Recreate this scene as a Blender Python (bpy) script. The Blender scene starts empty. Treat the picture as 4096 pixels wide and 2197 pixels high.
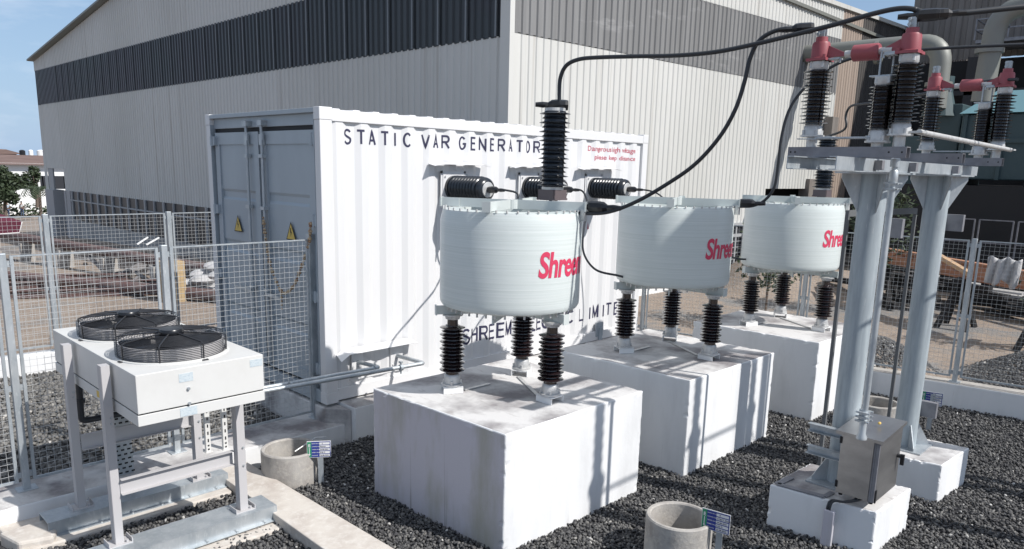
import bpy, bmesh, math, random
import numpy as np
from mathutils import Vector, Matrix
random.seed(7); rng = np.random.default_rng(7)
D = bpy.data
scene = bpy.context.scene
COL = scene.collection
PI = math.pi

# ------------------------------------------------------------------ camera, sky, sun, exposure
CAM = np.array([-3.8356, -6.2676, 2.3638])
YAW, PITCH, ROLL, FPX = 0.7691, 0.1969, 0.0248, 2966.4      # focal length in pixels of a 4096 px wide picture
def _basis():
    cy, sy, cp, sp = math.cos(YAW), math.sin(YAW), math.cos(PITCH), math.sin(PITCH)
    f = np.array([cy*cp, sy*cp, -sp]); r = np.array([sy, -cy, 0.]); u = np.cross(r, f)
    return (r*math.cos(ROLL)+u*math.sin(ROLL), -r*math.sin(ROLL)+u*math.cos(ROLL), f)
CR, CU, CF = _basis()
KP = 4096/2576
def W(px, py, ax, val):
    """picture point (2576 px wide) -> the world point where its ray meets the plane ax = val"""
    v = CF+CR*((px*KP-2048)/FPX)-CU*((py*KP-1270.2)/FPX)
    i = 'xyz'.index(ax); t = (val-CAM[i])/v[i]
    return CAM+v*t
cam_d = D.cameras.new('camera'); cam = D.objects.new('camera', cam_d); COL.objects.link(cam)
cam_d.sensor_width = 36; cam_d.lens = 36*FPX/4096; cam_d.shift_y = 171.7/4096
cam_d.clip_start = 0.05; cam_d.clip_end = 2000
M = Matrix.Identity(4)
for i in range(3):
    M[i][0] = CR[i]; M[i][1] = CU[i]; M[i][2] = -CF[i]; M[i][3] = CAM[i]
cam.matrix_world = M
scene.camera = cam

SUN = Vector((0.29, -0.96, 0.0)).normalized(); ELEV = math.radians(43.5)
SUN = Vector((SUN.x*math.cos(ELEV), SUN.y*math.cos(ELEV), math.sin(ELEV)))
world = D.worlds.new('World'); scene.world = world; world.use_nodes = True
nt = world.node_tree; nt.nodes.clear()
wo = nt.nodes.new('ShaderNodeOutputWorld'); bg = nt.nodes.new('ShaderNodeBackground')
sky = nt.nodes.new('ShaderNodeTexSky'); sky.sky_type = 'NISHITA'; sky.sun_disc = False
sky.sun_elevation = ELEV; sky.sun_rotation = math.atan2(SUN.x, SUN.y)
sky.air_density = 1.0; sky.dust_density = 0.4; sky.ozone_density = 1.6; sky.altitude = 0
tc = nt.nodes.new('ShaderNodeTexCoord'); mp = nt.nodes.new('ShaderNodeMapping'); mp.inputs['Scale'].default_value = (1.2, 1.2, 4.5)
nz = nt.nodes.new('ShaderNodeTexNoise'); nz.inputs['Scale'].default_value = 2.2; nz.inputs['Detail'].default_value = 7; nz.inputs['Roughness'].default_value = .6
rp = nt.nodes.new('ShaderNodeValToRGB'); rp.color_ramp.elements[0].position = .47; rp.color_ramp.elements[1].position = .82
rp.color_ramp.elements[1].color = (.75, .75, .75, 1)
mx = nt.nodes.new('ShaderNodeMixRGB'); mx.inputs[2].default_value = (9.5, 10.0, 10.8, 1)
nt.links.new(tc.outputs['Generated'], mp.inputs[0]); nt.links.new(mp.outputs[0], nz.inputs['Vector']); nt.links.new(nz.outputs[0], rp.inputs[0])
sx = nt.nodes.new('ShaderNodeSeparateXYZ'); nt.links.new(tc.outputs['Generated'], sx.inputs[0])
hr = nt.nodes.new('ShaderNodeMapRange'); hr.inputs[1].default_value = -.02; hr.inputs[2].default_value = .42; hr.inputs[3].default_value = .9; hr.inputs[4].default_value = .0; nt.links.new(sx.outputs[2], hr.inputs[0])
hm = nt.nodes.new('ShaderNodeMixRGB'); hm.inputs[2].default_value = (3.5, 5.2, 7.8, 1); nt.links.new(hr.outputs[0], hm.inputs[0]); nt.links.new(sky.outputs[0], hm.inputs[1])
zr = nt.nodes.new('ShaderNodeMapRange'); zr.inputs[1].default_value = .45; zr.inputs[2].default_value = .85; zr.inputs[3].default_value = 0; zr.inputs[4].default_value = .62; nt.links.new(sx.outputs[2], zr.inputs[0])  # brightens the unseen zenith, added to fill the shadows
ad = nt.nodes.new('ShaderNodeMath'); ad.operation = 'MAXIMUM'; nt.links.new(rp.outputs[0], ad.inputs[0]); nt.links.new(zr.outputs[0], ad.inputs[1])
nt.links.new(ad.outputs[0], mx.inputs[0]); nt.links.new(hm.outputs[0], mx.inputs[1]); nt.links.new(mx.outputs[0], bg.inputs[0])
bg.inputs[1].default_value = 0.085; nt.links.new(bg.outputs[0], wo.inputs[0])
sl = D.lights.new('sun', 'SUN'); sl.energy = 4.1; sl.angle = math.radians(.55); sl.color = (1, .965, .92)
so = D.objects.new('sun', sl); COL.objects.link(so); so.rotation_euler = SUN.to_track_quat('Z', 'Y').to_euler(); so.location = (0, 0, 20)
scene.view_settings.view_transform = 'Standard'; scene.view_settings.look = 'None'
scene.view_settings.exposure = 0.32; scene.view_settings.gamma = 1

# ------------------------------------------------------------------ materials
MATS = {}
def mat(name, col, rough=.6, metal=0., n1=None, n2=None, bump=None, spec=.5, coat=0.):
    """n1=(scale xyz, colour, lo, hi) mottling mixed in; n2 the same again; bump=(scale xyz, strength, dist)"""
    if name in MATS: return MATS[name]
    m = D.materials.new(name); m.use_nodes = True; t = m.node_tree; b = t.nodes['Principled BSDF']
    b.inputs['Roughness'].default_value = rough; b.inputs['Metallic'].default_value = metal
    b.inputs['Specular IOR Level'].default_value = spec; b.inputs['Coat Weight'].default_value = coat
    co = t.nodes.new('ShaderNodeTexCoord')
    def noise(sc, detail=6, rg=.6):
        a = t.nodes.new('ShaderNodeMapping'); a.inputs['Scale'].default_value = sc
        n = t.nodes.new('ShaderNodeTexNoise'); n.inputs['Scale'].default_value = 1; n.inputs['Detail'].default_value = detail; n.inputs['Roughness'].default_value = rg
        t.links.new(co.outputs['Object'], a.inputs[0]); t.links.new(a.outputs[0], n.inputs['Vector']); return n
    cur = None
    for nn in (n1, n2):
        if not nn: continue
        n = noise(nn[0]); r = t.nodes.new('ShaderNodeValToRGB'); r.color_ramp.elements[0].position = nn[2]; r.color_ramp.elements[1].position = nn[3]
        x = t.nodes.new('ShaderNodeMixRGB'); x.inputs[2].default_value = (*nn[1], 1)
        if cur is None: x.inputs[1].default_value = (*col, 1)
        else: t.links.new(cur, x.inputs[1])
        t.links.new(n.outputs[0], r.inputs[0]); t.links.new(r.outputs[0], x.inputs[0]); cur = x.outputs[0]
    if cur is None: b.inputs['Base Color'].default_value = (*col, 1)
    else: t.links.new(cur, b.inputs['Base Color'])
    if bump:
        n = noise(bump[0], 5); bp = t.nodes.new('ShaderNodeBump'); bp.inputs['Strength'].default_value = bump[1]; bp.inputs['Distance'].default_value = bump[2]
        t.links.new(n.outputs[0], bp.inputs['Height']); t.links.new(bp.outputs[0], b.inputs['Normal'])
    MATS[name] = m; return m
white_wash = mat('whitewashed plaster', (.74, .745, .75), .85, n1=((3, 3, .7), (.60, .605, .61), .45, .75), n2=((16, 16, 1.2), (.40, .38, .36), .66, .9), bump=((9, 9, 9), .25, .01))
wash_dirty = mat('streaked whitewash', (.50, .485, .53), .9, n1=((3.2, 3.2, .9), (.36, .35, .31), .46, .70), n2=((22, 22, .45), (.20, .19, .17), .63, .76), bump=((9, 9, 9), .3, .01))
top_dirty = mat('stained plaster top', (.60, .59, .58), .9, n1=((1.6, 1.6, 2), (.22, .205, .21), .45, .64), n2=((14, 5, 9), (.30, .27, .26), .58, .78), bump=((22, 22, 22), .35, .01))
concrete = mat('raw concrete', (.40, .38, .355), .9, n1=((5, 5, 5), (.27, .25, .23), .4, .7), n2=((30, 30, 30), (.48, .45, .40), .5, .8), bump=((40, 40, 40), .35, .01))
pale_concrete = mat('pale cement', (.56, .52, .47), .9, n1=((4, 4, 4), (.42, .37, .33), .42, .72), n2=((18, 18, 18), (.64, .61, .57), .5, .8), bump=((30, 30, 30), .3, .008))
cont_white = mat('white container paint', (.67, .67, .675), .42, n1=((.9, 3, .5), (.64, .645, .65), .5, .8), n2=((30, 30, 2), (.55, .52, .48), .74, .9))
cont_grey = mat('grey container paint', (.36, .41, .45), .40, n1=((2, 2, .8), (.31, .35, .39), .4, .8))
gasket_m = mat('black rubber', (.015, .016, .018), .7)
steel_galv = mat('galvanised steel', (.50, .53, .55), .48, .55, n1=((9, 9, 4), (.36, .40, .43), .38, .68), n2=((38, 38, 12), (.62, .65, .66), .55, .8))
steel_dark = mat('dull grey steel', (.27, .27, .29), .55, .35, n1=((8, 8, 8), (.19, .19, .21), .4, .7))
pole_galv = mat('galvanised pole', (.38, .43, .455), .6, .12, n1=((24, 24, 2.6), (.29, .33, .36), .40, .66), n2=((60, 60, 9), (.60, .61, .60), .62, .85))
alu = mat('cast aluminium', (.62, .62, .61), .45, .4, n1=((20, 20, 20), (.48, .48, .48), .4, .7))
ss = mat('brushed stainless steel', (.62, .61, .60), .36, .92, n1=((2, 3, 7), (.42, .41, .41), .35, .7), bump=((120, 4, 4), .05, .002))
porc = mat('brown glazed porcelain', (.018, .011, .012), .10, spec=.65, coat=.5)
porc_dark = mat('blackish brown porcelain', (.012, .008, .009), .08, spec=.6, coat=.4)
porc_black = mat('black silicone', (.014, .018, .024), .24, spec=.6)
red_metal = mat('faded red casting', (.30, .07, .085), .5, n1=((20, 20, 20), (.30, .09, .10), .5, .8))
blk = mat('black cable sheath', (.022, .025, .03), .42)
blk_plastic = mat('black plastic', (.012, .013, .016), .3)
drum_m = mat('pale grey winding enamel', (.60, .65, .64), .38, n1=((.4, .4, 55), (.565, .615, .60), .44, .62), n2=((1.2, 1.2, 150), (.65, .69, .68), .50, .64), bump=((.5, .5, 90), .3, .004))
frame_m = mat('pale green frame paint', (.55, .59, .58), .45, n1=((6, 6, 6), (.48, .52, .52), .5, .8))
ac_white = mat('off white powder coat', (.62, .62, .605), .45, n1=((4, 4, 4), (.57, .565, .55), .45, .8))
ac_frame = mat('light grey frame paint', (.47, .46, .465), .5)
text_m = mat('navy lettering', (.03, .03, .07), .6)
red_text = mat('red lettering', (.45, .06, .10), .6)
logo_red = mat('crimson lettering', (.62, .045, .11), .5)
yellow_m = mat('yellow sticker', (.62, .44, .10), .6)
sign_w = mat('white sign face', (.75, .75, .75), .4)
sign_b = mat('blue sign print', (.02, .04, .25), .4)
sign_g = mat('green sign print', (.03, .26, .13), .4)
bld_white = mat('weathered metal cladding', (.57, .57, .55), .6, n1=((.25, .25, .12), (.50, .50, .475), .4, .7), n2=((5, 5, .10), (.36, .34, .31), .58, .80))
bld_tan = mat('tan rusty cladding', (.33, .265, .22), .7, n1=((5, 5, .15), (.19, .14, .11), .5, .8))
bld_sky = mat('shaded skylight sheet', (.025, .030, .034), .42, n1=((.12, .12, .3), (.030, .024, .034), .42, .62), n2=((6, 6, .15), (.09, .09, .095), .66, .85))  # gable copy of the skylight sheet, its shade put into the colour
bld_dark = mat('dark cladding', (.21, .19, .175), .75, n1=((3, 3, .15), (.14, .125, .115), .4, .7))
void_m = mat('black void and steel', (.018, .018, .02), .8)  # also the shade of holes, wells and openings put into a black colour
glass_m = mat('dusty dark glass', (.028, .03, .036), .35, spec=.4)
win_frame = mat('grey window steel', (.34, .35, .36), .6)
teal = mat('teal painted steel', (.04, .072, .08), .55, n1=((.9, .9, .5), (.04, .07, .08), .42, .72))
teal_light = mat('light teal roof sheet', (.13, .26, .30), .5)
duct_grey = mat('grey sheet duct', (.22, .23, .21), .55, .3, n1=((1.2, 1.2, 1.2), (.21, .21, .2), .4, .7))
orange_m = mat('orange primer steel', (.40, .21, .13), .6, n1=((3, 3, 3), (.38, .16, .09), .45, .75))
maroon_m = mat('maroon primer pipe', (.115, .065, .06), .7, n1=((3, 3, 3), (.15, .11, .10), .4, .7))
maroon_cloth = mat('maroon cloth', (.085, .010, .026), .8)
wood_m = mat('pale timber', (.45, .30, .18), .8)
crate_m = mat('ochre crate board', (.42, .31, .17), .75)
sack_m = mat('white woven sack', (.45, .45, .45), .75, n1=((9, 9, 9), (.45, .44, .45), .42, .66), bump=((12, 12, 12), .6, .03))
roof_brown = mat('brown tin roof', (.17, .115, .10), .8, n1=((.4, .4, 6), (.12, .08, .07), .4, .7))
white_far = mat('white rendered wall', (.78, .78, .77), .85)
leaf_m = mat('dark leaves', (.035, .055, .028), .6, n1=((2, 2, 2), (.055, .075, .035), .4, .7))
bark_m = mat('grey bark', (.13, .10, .08), .9)
skin_m = mat('skin', (.16, .09, .06), .6)
shirt_m = mat('pale blue shirt', (.42, .50, .58), .8)
jeans_m = mat('blue jeans', (.06, .09, .16), .8)
marigold = mat('dried marigold', (.50, .40, .26), .85, n1=((40, 40, 40), (.26, .12, .07), .45, .62))
guard_m = mat('black coated wire', (.05, .052, .058), .32, .55)
sticker_m = mat('pale blue sticker', (.52, .58, .61), .5, n1=((60, 60, 140), (.42, .49, .54), .52, .60))

# ------------------------------------------------------------------ mesh helpers
class MB:
    def __init__(s): s.v = []; s.f = []
    def add(s, vs, fs):
        o = len(s.v); s.v += [tuple(map(float, p)) for p in vs]; s.f += [tuple(i+o for i in f) for f in fs]; return s
    def box(s, x0, x1, y0, y1, z0, z1):
        return s.add([(x, y, z) for x in (x0, x1) for y in (y0, y1) for z in (z0, z1)],
                     [(0, 1, 3, 2), (4, 6, 7, 5), (0, 4, 5, 1), (2, 3, 7, 6), (0, 2, 6, 4), (1, 5, 7, 3)])
    def quadprism(s, pts, z0, z1):          # pts: plan outline (any number), extruded from z0 to z1
        n = len(pts); a = sum(pts[i][0]*pts[(i+1) % n][1]-pts[(i+1) % n][0]*pts[i][1] for i in range(n))
        if a < 0: pts = pts[::-1]
        vs = [(p[0], p[1], z0) for p in pts]+[(p[0], p[1], z1) for p in pts]
        return s.add(vs, [tuple(range(n))[::-1], tuple(range(n, 2*n))]+[(i, (i+1) % n, n+(i+1) % n, n+i) for i in range(n)])
    def bar(s, p0, p1, w, h, up=(0, 0, 1)): # box along p0-p1, w across, h along up
        p0, p1 = Vector(p0), Vector(p1); d = (p1-p0).normalized(); up = Vector(up)
        if abs(d.dot(up)) > .98: up = Vector((0, 1, 0)) if abs(d.y) < .9 else Vector((1, 0, 0))
        a = d.cross(up).normalized()*(w/2); b = a.cross(d).normalized()*(h/2)
        return s.add([p+sx*a+sy*b for p in (p0, p1) for sx, sy in ((-1, -1), (1, -1), (1, 1), (-1, 1))],
                     [(3, 2, 1, 0), (4, 5, 6, 7), (0, 1, 5, 4), (1, 2, 6, 5), (2, 3, 7, 6), (3, 0, 4, 7)])
    def channel(s, p0, p1, w, h, t=.008, up=(0, 0, 1), side=1):  # C section: web + two flanges
        p0, p1 = Vector(p0), Vector(p1); d = (p1-p0).normalized(); up = Vector(up)
        a = d.cross(up).normalized()*side; b = up
        s.bar(p0, p1, t, h, up)
        for q in (-1, 1):
            off = a*(w/2)+b*(q*(h/2-t/2))
            s.bar(p0+off, p1+off, w-t*1.02, t, up)
        return s
    def lathe(s, prof, o=(0, 0, 0), ax=(0, 0, 1), n=24, cap=True):
        o = Vector(o); ax = Vector(ax).normalized(); q = ax.to_track_quat('Z', 'Y'); ex = q @ Vector((1, 0, 0)); ey = q @ Vector((0, 1, 0))
        vs = []; fs = []
        for r, z in prof:
            for k in range(n):
                a = 2*PI*k/n; vs.append(o+ax*z+(ex*math.cos(a)+ey*math.sin(a))*r)
        for i in range(len(prof)-1):
            for k in range(n): fs.append((i*n+k, i*n+(k+1) % n, (i+1)*n+(k+1) % n, (i+1)*n+k))
        if cap: fs += [tuple(range(n))[::-1], tuple((len(prof)-1)*n+k for k in range(n))]
        return s.add(vs, fs)
    def cyl(s, p0, p1, r, r1=None, n=16):
        p0, p1 = Vector(p0), Vector(p1); return s.lathe([(r, 0), (r if r1 is None else r1, (p1-p0).length)], p0, p1-p0, n)
    def tube(s, pts, r, n=10, closed=False):
        P = [Vector(p) for p in pts]; m = len(P); vs = []; fs = []; up = None
        for i, p in enumerate(P):
            if closed: d = (P[(i+1) % m]-P[i-1]).normalized()
            else: d = (P[min(i+1, m-1)]-P[max(i-1, 0)]).normalized()
            if up is None: up = Vector((0, 0, 1)) if abs(d.z) < .9 else Vector((1, 0, 0))
            a = d.cross(up).normalized(); up = a.cross(d).normalized()
            rr = r[i] if hasattr(r, '__len__') else r
            for k in range(n):
                t = 2*PI*k/n; vs.append(p+(a*math.cos(t)+up*math.sin(t))*rr)
        for i in range(m if closed else m-1):
            j = (i+1) % m
            for k in range(n): fs.append((i*n+k, i*n+(k+1) % n, j*n+(k+1) % n, j*n+k))
        if not closed: fs += [tuple(range(n))[::-1], tuple((m-1)*n+k for k in range(n))]
        return s.add(vs, fs)
    def ball(s, c, r, sc=(1, 1, 1), n=10, m=7):
        prof = [(max(1e-4, math.sin(PI*i/m)), -math.cos(PI*i/m)) for i in range(m+1)]
        t = MB().lathe(prof, n=n)
        return s.add([(c[0]+v[0]*r*sc[0], c[1]+v[1]*r*sc[1], c[2]+v[2]*r*sc[2]) for v in t.v], t.f)
    def build(s, name, m, parent=None, smooth=False, bevel=0, kind=None):
        me = D.meshes.new(name); off = wloc(parent) if parent else Vector((0, 0, 0))
        me.from_pydata([Vector(v)-off for v in s.v], [], s.f)
        for mm in (m if isinstance(m, (list, tuple)) else [m]): me.materials.append(mm)
        me.update()
        if smooth:
            me.polygons.foreach_set('use_smooth', [True]*len(me.polygons)); me.set_sharp_from_angle(angle=math.radians(38))
        o = D.objects.new(name, me); COL.objects.link(o)
        if parent: o.parent = parent
        if bevel:
            b = o.modifiers.new('bevel', 'BEVEL'); b.width = bevel; b.segments = 2; b.limit_method = 'ANGLE'; b.angle_limit = math.radians(40)
        if kind: o['kind'] = kind
        return o
def each(mb, name, m, parent=None, **kw):
    n = len(mb.v); par = list(range(n))
    def fd(i):
        while par[i] != i: par[i] = par[par[i]]; i = par[i]
        return i
    for f in mb.f:
        for j in f[1:]: par[fd(j)] = fd(f[0])
    gr = {}
    for f in mb.f: gr.setdefault(fd(f[0]), []).append(f)
    for fs in gr.values():
        ids = sorted({i for f in fs for i in f}); mp_ = {i: k for k, i in enumerate(ids)}
        q = MB(); q.v = [mb.v[i] for i in ids]; q.f = [tuple(mp_[i] for i in f) for f in fs]; q.build(name, m, parent, **kw)
def wloc(o):
    v = Vector((0, 0, 0))
    while o: v += Vector(o.location); o = o.parent
    return v
def tag(o, label=None, cat=None, group=None, kind=None):
    if label: o['label'] = label
    if cat: o['category'] = cat
    if group: o['group'] = group
    if kind: o['kind'] = kind
    return o
def thing(name, label, cat, loc=(0, 0, 0), group=None):
    o = D.objects.new(name, None); COL.objects.link(o); o.location = loc; o.empty_display_size = .1
    return tag(o, label, cat, group)
def copy_tree(o, parent=None):
    c = o.copy(); COL.objects.link(c); c.parent = parent
    for ch in list(o.children): copy_tree(ch, c)
    return c
def spline(pts, n=10):
    P = [Vector(p) for p in pts]; P = [2*P[0]-P[1]]+P+[2*P[-1]-P[-2]]; out = []
    for i in range(1, len(P)-2):
        for k in range(n):
            t = k/n; a, b, c, d = P[i-1:i+3]
            out.append(.5*((2*b)+(c-a)*t+(2*a-5*b+4*c-d)*t*t+(3*b-a-3*c+d)*t**3))
    out.append(P[-2]); return out
def text_mesh(body, size, bold=0., align='LEFT', shear=0., spacing=1., xs=1.):
    cu = D.curves.new('t', 'FONT'); cu.body = body; cu.size = size; cu.offset = bold; cu.align_x = align; cu.shear = shear; cu.space_character = spacing
    cu.resolution_u = 5
    ob = D.objects.new('t', cu); COL.objects.link(ob)
    dg = bpy.context.evaluated_depsgraph_get(); me = D.meshes.new_from_object(ob.evaluated_get(dg))
    D.objects.remove(ob); D.curves.remove(cu)
    bm = bmesh.new(); bm.from_mesh(me); D.meshes.remove(me)
    for v in bm.verts: v.co.x *= xs
    return bm
def map_text(bm, f, name, m, parent, step=None):
    if step:
        x0 = min(v.co.x for v in bm.verts); x1 = max(v.co.x for v in bm.verts); x = x0+step
        while x < x1:
            bmesh.ops.bisect_plane(bm, geom=bm.verts[:]+bm.edges[:]+bm.faces[:], plane_co=(x, 0, 0), plane_no=(1, 0, 0)); x += step
    off = wloc(parent) if parent else Vector((0, 0, 0))
    for v in bm.verts: v.co = Vector(f(v.co.x, v.co.y))-off
    me = D.meshes.new(name); bm.to_mesh(me); bm.free(); me.materials.append(m)
    o = D.objects.new(name, me); COL.objects.link(o)
    if parent: o.parent = parent
    return o
def planar(o, ex, ez, d=0.0):
    o, ex, ez = Vector(o), Vector(ex).normalized(), Vector(ez).normalized(); nn = ex.cross(ez)
    return lambda x, y: o+ex*x+ez*y+nn*d
G = -.328          # gravel level of the switchyard
GO = -.45          # ground outside the fences

# ------------------------------------------------------------------ ground
def gz(x, y):
    z = GO
    if y > 8: z -= (min(y, 27)-8)/19*.4
    if y > 27: z -= (min(y, 90)-27)/63*3.6
    # low mounds of spoil beyond the right-hand fence
    for cx, cy, r, h in ((8.0, -2.5, 1.1, .45), (8.5, -5.1, 1.8, .50), (7.0, -3.6, .7, .10), (13.5, 2.0, 1.6, 1.0), (15.0, .6, 1.3, .6), (9.0, -4.6, 1.2, .12)):
        d = math.hypot(x-cx, y-cy)/r
        if d < 1: z += h*(1-d*d)**2
    return z
xs = np.concatenate([np.linspace(-600, -20, 14), np.linspace(-12, 30, 110), np.linspace(36, 900, 18)])
ys = np.concatenate([np.linspace(-600, -14, 12), np.linspace(-10, 32, 110), np.linspace(36, 95, 20), np.linspace(120, 900, 10)])
g = MB(); nx, ny = len(xs), len(ys)
g.v = [(x, y, gz(x, y)) for x in xs for y in ys]
g.f = [(i*ny+j, (i+1)*ny+j, (i+1)*ny+j+1, i*ny+j+1) for i in range(nx-1) for j in range(ny-1)]
def ground_mat():
    m = D.materials.new('sandy ground'); m.use_nodes = True; t = m.node_tree; b = t.nodes['Principled BSDF']; b.inputs['Roughness'].default_value = .95
    b.inputs['Specular IOR Level'].default_value = .15
    co = t.nodes.new('ShaderNodeTexCoord')
    def N(s, d=6):
        n = t.nodes.new('ShaderNodeTexNoise'); n.inputs['Scale'].default_value = s; n.inputs['Detail'].default_value = d; n.inputs['Roughness'].default_value = .65
        t.links.new(co.outputs['Object'], n.inputs['Vector']); return n.outputs[0]
    def R(i, a, c):
        r = t.nodes.new('ShaderNodeValToRGB'); r.color_ramp.elements[0].position = a; r.color_ramp.elements[1].position = c; t.links.new(i, r.inputs[0]); return r.outputs[0]
    def X(f, a, c):
        x = t.nodes.new('ShaderNodeMixRGB'); t.links.new(f, x.inputs[0])
        for k, q in ((1, a), (2, c)):
            if isinstance(q, tuple): x.inputs[k].default_value = (*q, 1)
            else: t.links.new(q, x.inputs[k])
        return x.outputs[0]
    sand = X(R(N(5), .35, .7), (.25, .205, .17), (.32, .265, .22))
    grav = X(R(N(40, 3), .4, .6), (.16, .155, .15), (.27, .26, .25))
    c = X(R(N(.45), .53, .60), sand, grav)
    c = X(R(N(22, 3), .62, .75), c, (.16, .12, .10))
    t.links.new(c, b.inputs['Base Color'])
    bp = t.nodes.new('ShaderNodeBump'); bp.inputs['Strength'].default_value = .7; bp.inputs['Distance'].default_value = .04
    t.links.new(N(14, 8), bp.inputs['Height']); t.links.new(bp.outputs[0], b.inputs['Normal'])
    return m
gm = ground_mat()
g.build('ground', gm, smooth=True, kind='structure')

# ------------------------------------------------------------------ gravel: dark bed sheets + individual stones (stuff)
def gravel_mat(name, cols, darkness=1.):
    m = D.materials.new(name); m.use_nodes = True; t = m.node_tree; b = t.nodes['Principled BSDF']; b.inputs['Roughness'].default_value = .8
    b.inputs['Specular IOR Level'].default_value = .3
    a = t.nodes.new('ShaderNodeAttribute'); a.attribute_name = 'shade'; r = t.nodes.new('ShaderNodeValToRGB'); r.color_ramp.interpolation = 'LINEAR'
    e = r.color_ramp.elements; e[0].position = 0; e[0].color = (*cols[0], 1); e[1].position = 1; e[1].color = (*cols[-1], 1)
    for k, c in enumerate(cols[1:-1]): q = e.new((.55, .965, .988)[k]); q.color = (*c, 1)
    t.links.new(a.outputs['Fac'], r.inputs[0]); t.links.new(r.outputs[0], b.inputs['Base Color']); return m
bed = mat('gravel bed', (.03, .03, .034), .95, n1=((30, 30, 30), (.10, .10, .10), .45, .7), bump=((45, 45, 45), 1.0, .03))  # shade in the gaps between stones put into this dark colour
stone_m = gravel_mat('basalt gravel', [(.046, .046, .05), (.097, .096, .096), (.165, .161, .153), (.30, .29, .27), (.58, .57, .55)])
stone_l = gravel_mat('grey gravel', [(.085, .083, .081), (.15, .146, .14), (.215, .208, .195), (.36, .345, .32), (.6, .58, .55)])
PL1 = [(-.405, -1.375), (-.365, -2.875), (1.245, -2.905), (1.20, -1.41)]
PL2 = [(1.78, -1.46), (1.825, -3.005), (3.43, -3.03), (3.40, -1.49)]
PL3 = [(4.225, -1.60), (4.275, -3.15), (5.70, -3.20), (5.66, -1.62)]
PA = [(1.495, -3.955), (1.60, -4.715), (2.26, -4.755), (2.17, -3.99)]
PB = [(2.86, -4.16), (2.965, -4.785), (3.625, -4.835), (3.56, -4.22)]
def inside(pts, x, y):
    r = np.zeros(x.shape, bool); n = len(pts)
    for i in range(n):
        x1, y1 = pts[i]; x2, y2 = pts[(i+1) % n]
        c = ((y1 > y) != (y2 > y)) & (x < (x2-x1)*(y-y1)/(y2-y1+1e-12)+x1); r ^= c
    return r
STRIP = [(-1.285, -.22), (-1.36, -4.2), (-.94, -4.2), (-.985, -.22)]
def seen(x, y, z=G):
    dx, dy, dz = x-CAM[0], y-CAM[1], z-CAM[2]
    zz = dx*CF[0]+dy*CF[1]+dz*CF[2]; u = (dx*CR[0]+dy*CR[1]+dz*CR[2])/np.maximum(zz, .01)*FPX+2048; v = 1270.2-(dx*CU[0]+dy*CU[1]+dz*CU[2])/np.maximum(zz, .01)*FPX
    return (zz > .3) & (u > -420) & (u < 4520) & (v < 2620)
def stones(name, x, y, z, rmin, rmax, m, label):
    n = len(x)
    t = (1+5**.5)/2
    base = np.array([(-1, t, 0), (1, t, 0), (-1, -t, 0), (1, -t, 0), (0, -1, t), (0, 1, t), (0, -1, -t), (0, 1, -t), (t, 0, -1), (t, 0, 1), (-t, 0, -1), (-t, 0, 1)], float)/math.hypot(1, t)
    F = np.array([(0, 11, 5), (0, 5, 1), (0, 1, 7), (0, 7, 10), (0, 10, 11), (1, 5, 9), (5, 11, 4), (11, 10, 2), (10, 7, 6), (7, 1, 8), (3, 9, 4), (3, 4, 2), (3, 2, 6), (3, 6, 8), (3, 8, 9), (4, 9, 5), (2, 4, 11), (6, 2, 10), (8, 6, 7), (9, 8, 1)])
    jit = 1+rng.uniform(-.33, .28, (n, 12, 1)); sc = rng.uniform(rmin, rmax, (n, 1, 1))*np.stack([rng.uniform(.9, 1.5, n), rng.uniform(.7, 1., n), rng.uniform(.45, .8, n)], 1)[:, None, :]
    P = base[None]*jit*sc
    q = rng.normal(size=(n, 4)); q[:, 1:3] *= .5; q /= np.linalg.norm(q, axis=1)[:, None]; w, a, b, c = q.T
    Rm = np.stack([1-2*(b*b+c*c), 2*(a*b-c*w), 2*(a*c+b*w), 2*(a*b+c*w), 1-2*(a*a+c*c), 2*(b*c-a*w), 2*(a*c-b*w), 2*(b*c+a*w), 1-2*(a*a+b*b)], 1).reshape(n, 3, 3)
    P = np.einsum('nij,nkj->nki', Rm, P)+np.stack([x, y, z], 1)[:, None, :]
    V = P.reshape(-1, 3); T = (F[None]+(np.arange(n)*12)[:, None, None]).reshape(-1, 3)
    me = D.meshes.new(name); me.vertices.add(len(V)); me.vertices.foreach_set('co', V.astype(np.float32).ravel())
    me.loops.add(T.size); me.loops.foreach_set('vertex_index', T.astype(np.int32).ravel())
    me.polygons.add(len(T)); me.polygons.foreach_set('loop_start', np.arange(0, T.size, 3, dtype=np.int32)); me.polygons.foreach_set('loop_total', np.full(len(T), 3, np.int32))
    at = me.attributes.new('shade', 'FLOAT', 'FACE'); at.data.foreach_set('value', np.repeat(rng.random(n), 20).astype(np.float32))
    me.update(calc_edges=True); me.validate(); me.materials.append(m)
    o = D.objects.new(name, me); COL.objects.link(o); return tag(o, label, 'gravel', kind='stuff')
def scatter(x0, x1, y0, y1, dens, excl, poly=None, z=G):
    n = int((x1-x0)*(y1-y0)*dens); x = rng.uniform(x0, x1, n); y = rng.uniform(y0, y1, n); k = seen(x, y, z)
    for e in excl: k &= ~inside(e, x, y)
    if poly: k &= inside(poly, x, y)
    return x[k], y[k]
MB().quadprism([(-3.6, -.24), (6.1, -.28), (6.35, -7.5), (-3.6, -7.5)], -.7, G-.02).build('switchyard_ground', bed, kind='structure')
MB().box(-9, -.02, .42, 4.45, -.7, G-.02).build('alley_ground', bed, kind='structure')
far_edge = [(-.96, -.27), (5.92, -.27), (6.32, -7.4), (-.96, -7.4)]
hide = [[(-.3, -1.45), (-.27, -2.8), (1.2, -2.85), (1.15, -1.45)], [(1.85, -1.5), (1.9, -2.95), (3.35, -2.95), (3.3, -1.5)], [(4.3, -1.65), (4.34, -3.1), (5.65, -3.1), (5.6, -1.65)], PA, PB]
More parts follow.
